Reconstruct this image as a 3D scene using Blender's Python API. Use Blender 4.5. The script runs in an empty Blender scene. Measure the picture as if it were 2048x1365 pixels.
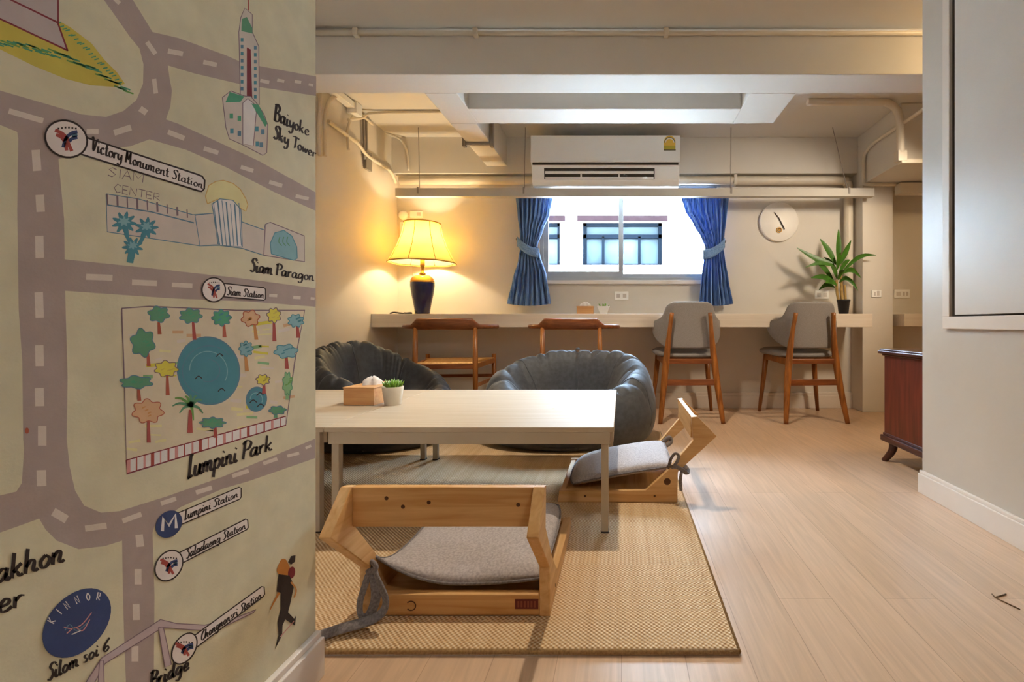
import bpy, bmesh, math, random
from mathutils import Vector, Matrix, noise
from mathutils.geometry import tessellate_polygon

random.seed(7)
D = bpy.data
scn = bpy.context.scene
col = scn.collection

# ------------------------------------------------------------------ camera
F, U0, V0, HC = 930.0, 1243.0, 648.0, 0.68        # focal length in px, principal point, eye height
cam = D.cameras.new('camera')
cam.sensor_width = 36.0
cam.lens = F * 36.0 / 2048.0
cam.shift_x = -(U0 - 1024.0) / 2048.0
cam.shift_y = -(682.5 - V0) / 2048.0
cam.clip_start = 0.05
camo = D.objects.new('camera', cam)
camo.location = (0, 0, HC)
camo.rotation_euler = (math.radians(90), 0, 0)
col.objects.link(camo)
scn.camera = camo

# ------------------------------------------------------------------ world, lamps, exposure
scn.view_settings.view_transform = 'Standard'
scn.view_settings.look = 'None'
scn.view_settings.gamma = 1.0
scn.view_settings.exposure = 0.16
scn.view_settings.use_curve_mapping = False
scn.cycles.max_bounces = 10
scn.cycles.diffuse_bounces = 6
scn.cycles.glossy_bounces = 4
scn.cycles.transparent_max_bounces = 12
scn.cycles.sample_clamp_indirect = 40.0
scn.cycles.caustics_reflective = False
scn.cycles.caustics_refractive = False

world = D.worlds.new('world')
scn.world = world
world.use_nodes = True
wb = world.node_tree.nodes['Background']
wb.inputs[1].default_value = 62.0
wt = world.node_tree
w_tc = wt.nodes.new('ShaderNodeTexCoord')
w_sep = wt.nodes.new('ShaderNodeSeparateXYZ')
w_rmp = wt.nodes.new('ShaderNodeValToRGB')          # hazy white horizon to blue zenith
w_rmp.color_ramp.elements[0].position = 0.0
w_rmp.color_ramp.elements[0].color = (0.74, 0.88, 1.0, 1)
w_rmp.color_ramp.elements[1].position = 0.85
w_rmp.color_ramp.elements[1].color = (0.50, 0.78, 1.10, 1)
wt.links.new(w_tc.outputs['Generated'], w_sep.inputs[0])
wt.links.new(w_sep.outputs[2], w_rmp.inputs[0])
wt.links.new(w_rmp.outputs[0], wb.inputs[0])


def light(name, typ, loc, energy, color, radius=0.04, **kw):
    l = D.lights.new(name, typ)
    l.energy = energy
    l.color = color
    if typ in ('POINT', 'SPOT'):
        l.shadow_soft_size = radius
    o = D.objects.new(name, l)
    o.location = loc
    col.objects.link(o)
    for k, v in kw.items():
        setattr(l, k, v)
    return o


light('ceiling_lamp', 'SPOT', (-0.10, 2.03, 2.12), 88.0, (1.0, 0.86, 0.68), 0.03, spot_size=math.radians(106), spot_blend=0.55)
light('side_room_lamp', 'POINT', (2.1, 1.9, 2.0), 22.0, (1.0, 0.72, 0.38), 0.05)
corner = light('back_wall_fill_light', 'SPOT', (1.92, 2.18, 1.78), 50.0, (1.0, 0.88, 0.72), 0.10, spot_size=math.radians(78), spot_blend=0.7)  # unseen fill spot added to brighten the back wall around the clock
corner.rotation_euler = Vector((-0.80, 1.56, -0.72)).to_track_quat('-Z', 'Y').to_euler()
mural_fill = light('mural_fill_light', 'SPOT', (1.05, -0.55, 1.95), 30.0, (1.0, 0.90, 0.80), 0.08, spot_size=math.radians(84), spot_blend=0.8)  # unseen fill behind the camera, added to lighten the mural
mural_fill.rotation_euler = Vector((-1.65, 1.05, -1.15)).to_track_quat('-Z', 'Y').to_euler()
portal = light('window_portal', 'AREA', (0.06, 3.90, 1.42), 1.0, (1, 1, 1))
portal.data.shape = 'RECTANGLE'
portal.data.size, portal.data.size_y = 1.5, 0.8
portal.rotation_euler = (math.radians(-90), 0, 0)
portal.data.cycles.is_portal = True


# ------------------------------------------------------------------ materials
def lin(c):
    if isinstance(c, str):
        c = c.lstrip('#')
        c = [int(c[i:i + 2], 16) / 255 for i in (0, 2, 4)]
    return tuple(x / 12.92 if x <= 0.04045 else ((x + 0.055) / 1.055) ** 2.4 for x in c) + (1,)


MATS = {}


def mat(name, c, rough=0.6, metal=0.0, spec=0.5, bump=0.0, bscale=60.0, var=0.0, vscale=4.0, stretch=(1, 1, 1)):
    """plain painted / plastic / metal surface with slight procedural variation"""
    if name in MATS:
        return MATS[name]
    m = D.materials.new(name)
    m.use_nodes = True
    nt = m.node_tree
    b = nt.nodes['Principled BSDF']
    b.inputs['Base Color'].default_value = lin(c)
    b.inputs['Roughness'].default_value = rough
    b.inputs['Metallic'].default_value = metal
    b.inputs['Specular IOR Level'].default_value = spec
    if bump or var:
        tc = nt.nodes.new('ShaderNodeTexCoord')
        mp = nt.nodes.new('ShaderNodeMapping')
        mp.inputs['Scale'].default_value = stretch
        nt.links.new(tc.outputs['Object'], mp.inputs[0])
    if var:
        n = nt.nodes.new('ShaderNodeTexNoise')
        n.inputs['Scale'].default_value = vscale
        n.inputs['Detail'].default_value = 6
        nt.links.new(mp.outputs[0], n.inputs['Vector'])
        r = nt.nodes.new('ShaderNodeValToRGB')
        cc = lin(c)
        r.color_ramp.elements[0].position = 0.3
        r.color_ramp.elements[1].position = 0.7
        r.color_ramp.elements[0].color = tuple(x * (1 - var) for x in cc[:3]) + (1,)
        r.color_ramp.elements[1].color = tuple(min(1, x * (1 + var)) for x in cc[:3]) + (1,)
        nt.links.new(n.outputs[0], r.inputs[0])
        nt.links.new(r.outputs[0], b.inputs['Base Color'])
    if bump:
        n2 = nt.nodes.new('ShaderNodeTexNoise')
        n2.inputs['Scale'].default_value = bscale
        n2.inputs['Detail'].default_value = 4
        nt.links.new(mp.outputs[0], n2.inputs['Vector'])
        bp = nt.nodes.new('ShaderNodeBump')
        bp.inputs['Strength'].default_value = bump
        bp.inputs['Distance'].default_value = 0.004
        nt.links.new(n2.outputs[0], bp.inputs['Height'])
        nt.links.new(bp.outputs[0], b.inputs['Normal'])
    MATS[name] = m
    return m


def wood(name, c1, c2, rough=0.45, scale=(2, 30, 30), contrast=(0.35, 0.68)):
    """grain: noise stretched along the axis with the small scale"""
    if name in MATS:
        return MATS[name]
    m = D.materials.new(name)
    m.use_nodes = True
    nt = m.node_tree
    b = nt.nodes['Principled BSDF']
    b.inputs['Roughness'].default_value = rough
    tc = nt.nodes.new('ShaderNodeTexCoord')
    mp = nt.nodes.new('ShaderNodeMapping')
    mp.inputs['Scale'].default_value = scale
    nt.links.new(tc.outputs['Object'], mp.inputs[0])
    n = nt.nodes.new('ShaderNodeTexNoise')
    n.inputs['Scale'].default_value = 1.6
    n.inputs['Detail'].default_value = 8
    n.inputs['Distortion'].default_value = 0.6
    nt.links.new(mp.outputs[0], n.inputs['Vector'])
    r = nt.nodes.new('ShaderNodeValToRGB')
    r.color_ramp.elements[0].position = contrast[0]
    r.color_ramp.elements[1].position = contrast[1]
    r.color_ramp.elements[0].color = lin(c1)
    r.color_ramp.elements[1].color = lin(c2)
    nt.links.new(n.outputs[0], r.inputs[0])
    nt.links.new(r.outputs[0], b.inputs['Base Color'])
    MATS[name] = m
    return m


def fabric(name, c1, c2, scale=260.0, bump=0.35, rough=0.9, sheen=0.2, transl=0.0, stretch=(1, 1, 1)):
    if name in MATS:
        return MATS[name]
    m = D.materials.new(name)
    m.use_nodes = True
    nt = m.node_tree
    b = nt.nodes['Principled BSDF']
    b.inputs['Roughness'].default_value = rough
    b.inputs['Sheen Weight'].default_value = sheen
    tc = nt.nodes.new('ShaderNodeTexCoord')
    mp = nt.nodes.new('ShaderNodeMapping')
    mp.inputs['Scale'].default_value = stretch
    nt.links.new(tc.outputs['Object'], mp.inputs[0])
    n = nt.nodes.new('ShaderNodeTexNoise')
    n.inputs['Scale'].default_value = scale
    n.inputs['Detail'].default_value = 3
    nt.links.new(mp.outputs[0], n.inputs['Vector'])
    r = nt.nodes.new('ShaderNodeValToRGB')
    r.color_ramp.elements[0].position = 0.35
    r.color_ramp.elements[1].position = 0.65
    r.color_ramp.elements[0].color = lin(c1)
    r.color_ramp.elements[1].color = lin(c2)
    nt.links.new(n.outputs[0], r.inputs[0])
    nt.links.new(r.outputs[0], b.inputs['Base Color'])
    bp = nt.nodes.new('ShaderNodeBump')
    bp.inputs['Strength'].default_value = bump
    bp.inputs['Distance'].default_value = 0.002
    nt.links.new(n.outputs[0], bp.inputs['Height'])
    nt.links.new(bp.outputs[0], b.inputs['Normal'])
    if transl:
        t = nt.nodes.new('ShaderNodeBsdfTranslucent')
        nt.links.new(r.outputs[0], t.inputs['Color'])
        mx = nt.nodes.new('ShaderNodeMixShader')
        mx.inputs[0].default_value = transl
        nt.links.new(b.outputs[0], mx.inputs[1])
        nt.links.new(t.outputs[0], mx.inputs[2])
        nt.links.new(mx.outputs[0], nt.nodes['Material Output'].inputs[0])
    MATS[name] = m
    return m


def glass_mat():
    m = D.materials.new('window_glass')
    m.use_nodes = True
    nt = m.node_tree
    nt.nodes.remove(nt.nodes['Principled BSDF'])
    t = nt.nodes.new('ShaderNodeBsdfTransparent')
    t.inputs[0].default_value = (0.96, 0.98, 1.0, 1)
    g = nt.nodes.new('ShaderNodeBsdfGlossy')
    g.inputs['Roughness'].default_value = 0.02
    fr = nt.nodes.new('ShaderNodeFresnel')
    fr.inputs[0].default_value = 1.35
    mx = nt.nodes.new('ShaderNodeMixShader')
    nt.links.new(fr.outputs[0], mx.inputs[0])
    nt.links.new(t.outputs[0], mx.inputs[1])
    nt.links.new(g.outputs[0], mx.inputs[2])
    nt.links.new(mx.outputs[0], nt.nodes['Material Output'].inputs[0])
    return m


def floor_mat():
    m = D.materials.new('laminate_planks')
    m.use_nodes = True
    nt = m.node_tree
    L = nt.links.new
    b = nt.nodes['Principled BSDF']
    tc = nt.nodes.new('ShaderNodeTexCoord')
    sep = nt.nodes.new('ShaderNodeSeparateXYZ')
    L(tc.outputs['Object'], sep.inputs[0])
    cmb = nt.nodes.new('ShaderNodeCombineXYZ')
    L(sep.outputs[1], cmb.inputs[0])
    L(sep.outputs[0], cmb.inputs[1])
    br = nt.nodes.new('ShaderNodeTexBrick')
    br.offset = 0.37
    br.inputs['Scale'].default_value = 1.0
    br.inputs['Brick Width'].default_value = 1.15
    br.inputs['Row Height'].default_value = 0.13
    br.inputs['Mortar Size'].default_value = 0.0012
    br.inputs['Mortar Smooth'].default_value = 0.6
    br.inputs['Color1'].default_value = lin('#d6b698')
    br.inputs['Color2'].default_value = lin('#ccac8d')
    br.inputs['Mortar'].default_value = lin('#b29377')
    L(cmb.outputs[0], br.inputs['Vector'])
    mp = nt.nodes.new('ShaderNodeMapping')
    mp.inputs['Scale'].default_value = (38, 2.2, 1)
    L(tc.outputs['Object'], mp.inputs[0])
    n = nt.nodes.new('ShaderNodeTexNoise')
    n.inputs['Scale'].default_value = 1.5
    n.inputs['Detail'].default_value = 9
    n.inputs['Distortion'].default_value = 1.2
    L(mp.outputs[0], n.inputs['Vector'])
    r = nt.nodes.new('ShaderNodeValToRGB')
    r.color_ramp.elements[0].position = 0.3
    r.color_ramp.elements[1].position = 0.72
    r.color_ramp.elements[0].color = (0.70, 0.69, 0.68, 1)
    r.color_ramp.elements[1].color = (1.08, 1.08, 1.08, 1)
    L(n.outputs[0], r.inputs[0])
    mx = nt.nodes.new('ShaderNodeMix')
    mx.data_type = 'RGBA'
    mx.blend_type = 'MULTIPLY'
    mx.inputs[0].default_value = 0.55
    L(br.outputs['Color'], mx.inputs[6])
    L(r.outputs[0], mx.inputs[7])
    L(mx.outputs[2], b.inputs['Base Color'])
    n2 = nt.nodes.new('ShaderNodeTexNoise')
    n2.inputs['Scale'].default_value = 3.0
    L(tc.outputs['Object'], n2.inputs['Vector'])
    mr = nt.nodes.new('ShaderNodeMapRange')
    mr.inputs[3].default_value = 0.26
    mr.inputs[4].default_value = 0.46
    L(n2.outputs[0], mr.inputs[0])
    L(mr.outputs[0], b.inputs['Roughness'])
    bp = nt.nodes.new('ShaderNodeBump')
    bp.inputs['Strength'].default_value = 0.12
    bp.inputs['Distance'].default_value = 0.002
    L(n.outputs[0], bp.inputs['Height'])
    L(bp.outputs[0], b.inputs['Normal'])
    return m


def rug_mat():
    m = D.materials.new('woven_jute')
    m.use_nodes = True
    nt = m.node_tree
    L = nt.links.new
    b = nt.nodes['Principled BSDF']
    b.inputs['Roughness'].default_value = 0.85
    tc = nt.nodes.new('ShaderNodeTexCoord')
    sep = nt.nodes.new('ShaderNodeSeparateXYZ')
    L(tc.outputs['Object'], sep.inputs[0])

    def mth(op, a, bb=None):
        nd = nt.nodes.new('ShaderNodeMath')
        nd.operation = op
        for i, x in enumerate((a, bb)):
            if x is None:
                continue
            if isinstance(x, (int, float)):
                nd.inputs[i].default_value = x
            else:
                L(x, nd.inputs[i])
        return nd.outputs[0]

    k = 2 * math.pi / 0.0115
    sx = mth('SINE', mth('MULTIPLY', sep.outputs[0], k))
    sy = mth('SINE', mth('MULTIPLY', sep.outputs[1], k))
    w = mth('ADD', mth('MULTIPLY', mth('MULTIPLY', sx, sy), 0.5), 0.5)
    # broad warp stripes along Y
    mp = nt.nodes.new('ShaderNodeMapping')
    mp.inputs['Scale'].default_value = (22, 0.6, 1)
    L(tc.outputs['Object'], mp.inputs[0])
    n = nt.nodes.new('ShaderNodeTexNoise')
    n.inputs['Scale'].default_value = 1.6
    n.inputs['Detail'].default_value = 5
    L(mp.outputs[0], n.inputs['Vector'])
    n3 = nt.nodes.new('ShaderNodeTexNoise')
    n3.inputs['Scale'].default_value = 130
    L(tc.outputs['Object'], n3.inputs['Vector'])
    t = mth('ADD', mth('MULTIPLY', w, 0.62), mth('ADD', mth('MULTIPLY', n.outputs[0], 0.36), mth('MULTIPLY', n3.outputs[0], 0.16)))
    r = nt.nodes.new('ShaderNodeValToRGB')
    r.color_ramp.elements[0].position = 0.22
    r.color_ramp.elements[0].color = lin('#99734a')
    r.color_ramp.elements[1].position = 0.92
    r.color_ramp.elements[1].color = lin('#efdcbb')
    e = r.color_ramp.elements.new(0.5)
    e.color = lin('#d2aa78')
    L(t, r.inputs[0])
    L(r.outputs[0], b.inputs['Base Color'])
    bp = nt.nodes.new('ShaderNodeBump')
    bp.inputs['Strength'].default_value = 0.8
    bp.inputs['Distance'].default_value = 0.004
    L(w, bp.inputs['Height'])
    L(bp.outputs[0], b.inputs['Normal'])
    return m


def shade_mat():
    m = D.materials.new('lamp_shade_cloth')
    m.use_nodes = True
    nt = m.node_tree
    L = nt.links.new
    nt.nodes.remove(nt.nodes['Principled BSDF'])
    d = nt.nodes.new('ShaderNodeBsdfDiffuse')
    d.inputs[0].default_value = lin('#f8ecc8')
    t = nt.nodes.new('ShaderNodeBsdfTranslucent')
    t.inputs[0].default_value = (0.97, 0.78, 0.34, 1)
    n = nt.nodes.new('ShaderNodeTexNoise')
    n.inputs['Scale'].default_value = 120
    tc = nt.nodes.new('ShaderNodeTexCoord')
    L(tc.outputs['Object'], n.inputs['Vector'])
    bp = nt.nodes.new('ShaderNodeBump')
    bp.inputs['Strength'].default_value = 0.1
    L(n.outputs[0], bp.inputs['Height'])
    L(bp.outputs[0], d.inputs['Normal'])
    mx = nt.nodes.new('ShaderNodeMixShader')
    mx.inputs[0].default_value = 0.55
    L(d.outputs[0], mx.inputs[1])
    L(t.outputs[0], mx.inputs[2])
    L(mx.outputs[0], nt.nodes['Material Output'].inputs[0])
    return m


M_WALL = mat('wall_paint', '#d6cfc4', 0.55, var=0.03, vscale=2.5, bump=0.05, bscale=90)
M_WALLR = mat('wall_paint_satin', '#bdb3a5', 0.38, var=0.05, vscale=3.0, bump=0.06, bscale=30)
M_CEIL = mat('ceiling_paint', '#d6d1c9', 0.7, var=0.02, vscale=2.0, bump=0.05, bscale=60)
M_TRIM = mat('trim_white', '#ddd3c8', 0.45, var=0.03, vscale=8)
M_FLOOR = floor_mat()
M_RUG = rug_mat()
M_GLASS = glass_mat()
M_ALU = mat('window_aluminium', '#a3a8ac', 0.5, 0.0, var=0.03)
M_PIPE = mat('pipe_paint', '#d8cdbb', 0.45, var=0.04, vscale=9)
M_PIPEG = mat('bracket_grey', '#8d857c', 0.5, var=0.05, vscale=9)
M_WHITE = mat('white_plastic', '#f4f3f0', 0.35, var=0.01)
M_GAPSHADE = mat('gap_shade_paint', '#3a3632', 0.8, var=0.05)  # dark colour standing in for shade inside gaps and openings
M_COUNTER = wood('counter_laminate', '#d8cab8', '#e2d6c6', 0.4, (1.2, 30, 30))
M_TABLETOP = wood('pale_table_laminate', '#b9a78d', '#c3b39b', 0.52, (1.2, 26, 26))
M_TABLETOP.node_tree.nodes['Principled BSDF'].inputs['Specular IOR Level'].default_value = 0.2
M_TFRAME = mat('table_frame_paint', '#b7a78f', 0.5, var=0.03)
M_PINE = wood('pine', '#c48f4e', '#e0b478', 0.45, (30, 2.2, 30), (0.3, 0.7))
M_PINEX = wood('pine_long', '#c28c4a', '#dfb175', 0.45, (30, 2.2, 40), (0.3, 0.7))
M_PINEF = wood('pine_side', '#c69354', '#e2b87f', 0.45, (2.2, 30, 30), (0.3, 0.7))
M_TEAK = wood('teak', '#7a4618', '#a8682c', 0.35, (40, 40, 3))
M_TEAKX = wood('teak_rail', '#6d3a1c', '#8f5229', 0.32, (3, 40, 40))
M_MAHOG = wood('mahogany', '#4f1f12', '#6f3020', 0.3, (30, 30, 2.5))
M_MAHOGT = wood('mahogany_trim', '#3c1c14', '#573024', 0.3, (30, 3, 30))
M_CORD = fabric('seat_cord', '#d29a52', '#f0c07c', 60, 0.7, 0.8, 0.0, stretch=(1, 9, 1))
M_UPH = fabric('grey_upholstery', '#817b77', '#938d89', 300, 0.2, 0.75, 0.15)
M_CUSH = fabric('cushion_linen', '#a39a98', '#bfb7b5', 170, 0.5, 0.9, 0.2)
M_TIE = fabric('tie_linen', '#67605f', '#857e7d', 200, 0.4, 0.9, 0.2)
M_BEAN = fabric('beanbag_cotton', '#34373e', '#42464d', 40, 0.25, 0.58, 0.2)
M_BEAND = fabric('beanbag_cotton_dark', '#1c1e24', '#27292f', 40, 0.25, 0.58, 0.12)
M_SHADE = shade_mat()
M_BLUE = mat('cobalt_glaze', '#1c1a48', 0.12, var=0.15, vscale=14)
M_BRASS = mat('brass', '#b98a3a', 0.3, 0.9, var=0.08)
M_CURT = fabric('curtain_denim', '#3765a8', '#8fb6ea', 44, 0.3, 0.85, 0.2, transl=0.2, stretch=(3.2, 1, 0.05))
M_TIEB = fabric('curtain_tie_cloth', '#6288bb', '#86a8d4', 120, 0.3, 0.85, 0.2, transl=0.08)
M_LEAF = mat('dracaena_leaf', '#3f6f1c', 0.4, var=0.3, vscale=18)
M_SUCC = mat('succulent_leaf', '#6f9a2a', 0.45, var=0.3, vscale=60)
M_STEM = mat('cane_stem', '#a98a4e', 0.6, var=0.25, vscale=40)
M_POTB = mat('black_pot', '#26262a', 0.5, var=0.1)
M_POTW = mat('pale_pot', '#d9d0c0', 0.6, var=0.05, vscale=30)
M_SOIL = mat('soil', '#3a2a1c', 0.95, bump=0.8, bscale=200)
M_TISSUE = fabric('tissue_paper', '#f0ece8', '#fbf8f4', 60, 0.3, 0.9, 0.0, transl=0.2)
M_TBOX = wood('tissue_box_wood', '#c98f58', '#dba970', 0.5, (2.5, 30, 30))
M_BLACK = mat('black_matte', '#26221f', 0.6, var=0.1)
M_FACADE = mat('facade_white', '#d6d5d3', 0.9, spec=0.0, var=0.03, vscale=1.0)
M_FRAMEG = mat('facade_frame', '#0c1015', 1.0, spec=0.0, var=0.05)
M_PANEB = mat('facade_pane', '#353d41', 1.0, spec=0.0, var=0.35, vscale=2.0)
M_LINTEL = mat('lintel_brick', '#1d1415', 1.0, spec=0.0, var=0.15, vscale=14)


# ------------------------------------------------------------------ mesh helpers
class MB:
    def __init__(self):
        self.bm = bmesh.new()

    def face(self, vs, mi=0, smooth=False):
        try:
            f = self.bm.faces.new(vs)
        except ValueError:
            return None
        f.material_index = mi
        f.smooth = smooth
        return f

    def box(self, x0, x1, y0, y1, z0, z1, mi=0, mtx=None):
        P = [(x0, y0, z0), (x1, y0, z0), (x1, y1, z0), (x0, y1, z0), (x0, y0, z1), (x1, y0, z1), (x1, y1, z1), (x0, y1, z1)]
        v = [self.bm.verts.new(mtx @ Vector(p) if mtx else p) for p in P]
        for q in ((3, 2, 1, 0), (4, 5, 6, 7), (0, 1, 5, 4), (1, 2, 6, 5), (2, 3, 7, 6), (3, 0, 4, 7)):
            self.face([v[i] for i in q], mi)
        return self

    def bar(self, p, q, w, h, w2=None, h2=None, up=(0, 0, 1), mi=0):
        """box-section bar from p to q, tapering from w x h to w2 x h2"""
        p, q = Vector(p), Vector(q)
        w2 = w if w2 is None else w2
        h2 = h if h2 is None else h2
        d = (q - p).normalized()
        s = d.cross(Vector(up))
        if s.length < 1e-4:
            s = d.cross(Vector((0, 1, 0)))
        s.normalize()
        t = s.cross(d)
        A = [p + s * a * w / 2 + t * b * h / 2 for a, b in ((-1, -1), (1, -1), (1, 1), (-1, 1))]
        B = [q + s * a * w2 / 2 + t * b * h2 / 2 for a, b in ((-1, -1), (1, -1), (1, 1), (-1, 1))]
        v = [self.bm.verts.new(x) for x in A + B]
        for f in ((3, 2, 1, 0), (4, 5, 6, 7), (0, 1, 5, 4), (1, 2, 6, 5), (2, 3, 7, 6), (3, 0, 4, 7)):
            self.face([v[i] for i in f], mi)
        return self

    def tube(self, pts, r, seg=10, r2=None, flat=1.0, flatdir=None, mi=0, caps=True):
        """round tube through pts; r may be a list; flat squashes the section across flatdir"""
        pts = [Vector(p) for p in pts]
        n = len(pts)
        rs = list(r) if isinstance(r, (list, tuple)) else [r + (((r2 if r2 is not None else r) - r) * i / max(1, n - 1)) for i in range(n)]
        rings = []
        prev = None
        for i, p in enumerate(pts):
            d = (pts[min(i + 1, n - 1)] - pts[max(i - 1, 0)]).normalized()
            if prev is None:
                a = Vector(flatdir) if flatdir else (Vector((0, 0, 1)) if abs(d.z) < 0.9 else Vector((0, 1, 0)))
            else:
                a = prev
            a = (a - d * a.dot(d))
            if a.length < 1e-5:
                a = d.orthogonal()
            a.normalize()
            prev = a
            b = d.cross(a)
            rings.append([self.bm.verts.new(p + (a * math.cos(t) * flat + b * math.sin(t)) * rs[i]) for t in [2 * math.pi * k / seg for k in range(seg)]])
        for i in range(n - 1):
            for k in range(seg):
                self.face([rings[i][k], rings[i][(k + 1) % seg], rings[i + 1][(k + 1) % seg], rings[i + 1][k]], mi, True)
        if caps:
            self.face(rings[0][::-1], mi)
            self.face(rings[-1], mi)
        return self

    def lathe(self, prof, seg=40, c=(0, 0, 0), mi=0, closed=False, smooth=True, axis='z'):
        rings = []
        for r, z in prof:
            ring = []
            for k in range(seg):
                t = 2 * math.pi * k / seg
                if axis == 'z':
                    p = (c[0] + r * math.cos(t), c[1] + r * math.sin(t), c[2] + z)
                else:                                    # axis along -Y (wall mounted discs)
                    p = (c[0] + r * math.cos(t), c[1] - z, c[2] + r * math.sin(t))
                ring.append(self.bm.verts.new(p))
            rings.append(ring)
        for i in range(len(rings) - 1):
            for k in range(seg):
                self.face([rings[i][k], rings[i][(k + 1) % seg], rings[i + 1][(k + 1) % seg], rings[i + 1][k]], mi, smooth)
        if closed:
            if prof[0][0] > 1e-6:
                self.face(rings[0][::-1], mi)
            if prof[-1][0] > 1e-6:
                self.face(rings[-1], mi)
        return self

    def prism(self, poly, a, b, f, mi=0):
        """extrude 2-D polygon between a and b; f(p, s) -> 3-D point"""
        A = [self.bm.verts.new(f(p, a)) for p in poly]
        B = [self.bm.verts.new(f(p, b)) for p in poly]
        n = len(poly)
        for t in tessellate_polygon([[Vector((p[0], p[1], 0)) for p in poly]]):
            self.face([A[i] for i in t][::-1], mi)
            self.face([B[i] for i in t], mi)
        for i in range(n):
            self.face([A[i], A[(i + 1) % n], B[(i + 1) % n], B[i]], mi)
        return self

    def grid(self, fn, nu, nv, mi=0, closeu=False, smooth=True):
        V = [[self.bm.verts.new(fn(i / nu, j / nv)) for j in range(nv + 1)] for i in range(nu + (0 if closeu else 1))]
        m = len(V)
        for i in range(nu):
            for j in range(nv):
                self.face([V[i][j], V[(i + 1) % m][j], V[(i + 1) % m][j + 1], V[i][j + 1]], mi, smooth)
        return V

    def build(self, name, mats, parent=None, bevel=0.0, solid=0.0, sub=0, loc=None, rot=None, fixn=True, offset=-1.0, bseg=2):
        if fixn:
            bmesh.ops.recalc_face_normals(self.bm, faces=self.bm.faces)
        me = D.meshes.new(name)
        self.bm.to_mesh(me)
        self.bm.free()
        for m in (mats if isinstance(mats, (list, tuple)) else [mats]):
            me.materials.append(m)
        o = D.objects.new(name, me)
        col.objects.link(o)
        if parent:
            o.parent = parent
        if loc:
            o.location = loc
        if rot:
            o.rotation_euler = rot
        if solid:
            md = o.modifiers.new('solid', 'SOLIDIFY')
            md.thickness = solid
            md.offset = offset
        if sub:
            md = o.modifiers.new('sub', 'SUBSURF')
            md.levels = md.render_levels = sub
        if bevel:
            md = o.modifiers.new('bevel', 'BEVEL')
            md.width = bevel
            md.segments = bseg
            md.limit_method = 'ANGLE'
        return o


def empty(name, loc=(0, 0, 0), rz=0.0):
    o = D.objects.new(name, None)
    o.empty_display_size = 0.1
    o.location = loc
    o.rotation_euler = (0, 0, rz)
    col.objects.link(o)
    return o


def tag(o, label=None, cat=None, group=None, kind=None):
    for k, v in (('label', label), ('category', cat), ('group', group), ('kind', kind)):
        if v:
            o[k] = v
    return o


def thing(name, label, cat, loc=(0, 0, 0), rz=0.0, group=None):
    return tag(empty(name, loc, rz), label, cat, group)


def children(o):
    return [c for c in D.objects if c.parent == o]


def copy_tree(o, parent=None):
    c = o.copy()
    col.objects.link(c)
    if parent is not None:
        c.parent = parent
    for ch in children(o):
        copy_tree(ch, c)
    return c


def P(u, v, Y):
    """photo position seen at depth Y (metres) -> world point"""
    return Vector(((u - U0) / F * Y, Y, HC + (V0 - v) / F * Y))


def smooth_pts(pts, n=6):
    """Catmull-Rom through pts (any dimension)"""
    pts = [tuple(p) for p in pts]
    if len(pts) < 3:
        return pts
    out = []
    Q = [pts[0]] + pts + [pts[-1]]
    for i in range(1, len(Q) - 2):
        a, b, c, d = Q[i - 1], Q[i], Q[i + 1], Q[i + 2]
        for k in range(n):
            t = k / n
            out.append(tuple(0.5 * ((2 * b[j]) + (-a[j] + c[j]) * t + (2 * a[j] - 5 * b[j] + 4 * c[j] - d[j]) * t * t + (-a[j] + 3 * b[j] - 3 * c[j] + d[j]) * t ** 3) for j in range(len(b))))
    out.append(pts[-1])
    return out


def interp(tab, x):
    if x <= tab[0][0]:
        return tab[0][1]
    for (a, b), (c, d) in zip(tab, tab[1:]):
        if x <= c:
            t = (x - a) / (c - a)
            t = t * t * (3 - 2 * t) * 0.5 + t * 0.5
            return b + (d - b) * t
    return tab[-1][1]


# ------------------------------------------------------------------ the setting
CEIL = 2.15
XL, XR = -1.81, 3.1          # left wall of the lounge, far right wall
YB = 3.76                    # back wall
XM, YM = -0.592, 0.898       # mural wall face and its end
XW, YW = 1.215, 1.877        # right partition face and its end
YF = -1.7                    # wall behind the camera


def struct(mb, name, m, **kw):
    o = mb.build(name, m, **kw)
    o['kind'] = 'structure'
    return o


struct(MB().box(XL - .15, XR + .15, YF - .15, YB + .15, -0.1, 0), 'floor', M_FLOOR)
struct(MB().box(XL - .15, XR + .15, YF - .15, YB + .15, CEIL, CEIL + .15), 'ceiling', M_CEIL)
WX0, WX1, WZ0, WZ1 = -0.66, 0.80, 1.03, 1.82
mb = MB()
mb.box(XL - .15, WX0, YB, YB + .15, 0, CEIL)
mb.box(WX1, XR + .15, YB, YB + .15, 0, CEIL)
mb.box(WX0, WX1, YB, YB + .15, 0, WZ0)
mb.box(WX0, WX1, YB, YB + .15, WZ1, CEIL)
struct(mb, 'wall_back', M_WALL)
struct(MB().box(XL - .15, XL, YM, YB, 0, CEIL), 'wall_left', M_WALL)
struct(MB().box(XL - .15, XM, YF, YM, 0, CEIL), 'wall_mural', M_WALL)
struct(MB().box(XW, XW + .14, YF, YW, 0, CEIL), 'wall_right', M_WALLR)
struct(MB().box(XR, XR + .15, YF, YB, 0, CEIL), 'wall_far_right', M_WALL)
struct(MB().box(XL - .15, XR + .15, YF - .15, YF, 0, CEIL), 'wall_front', M_WALL)
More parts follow.
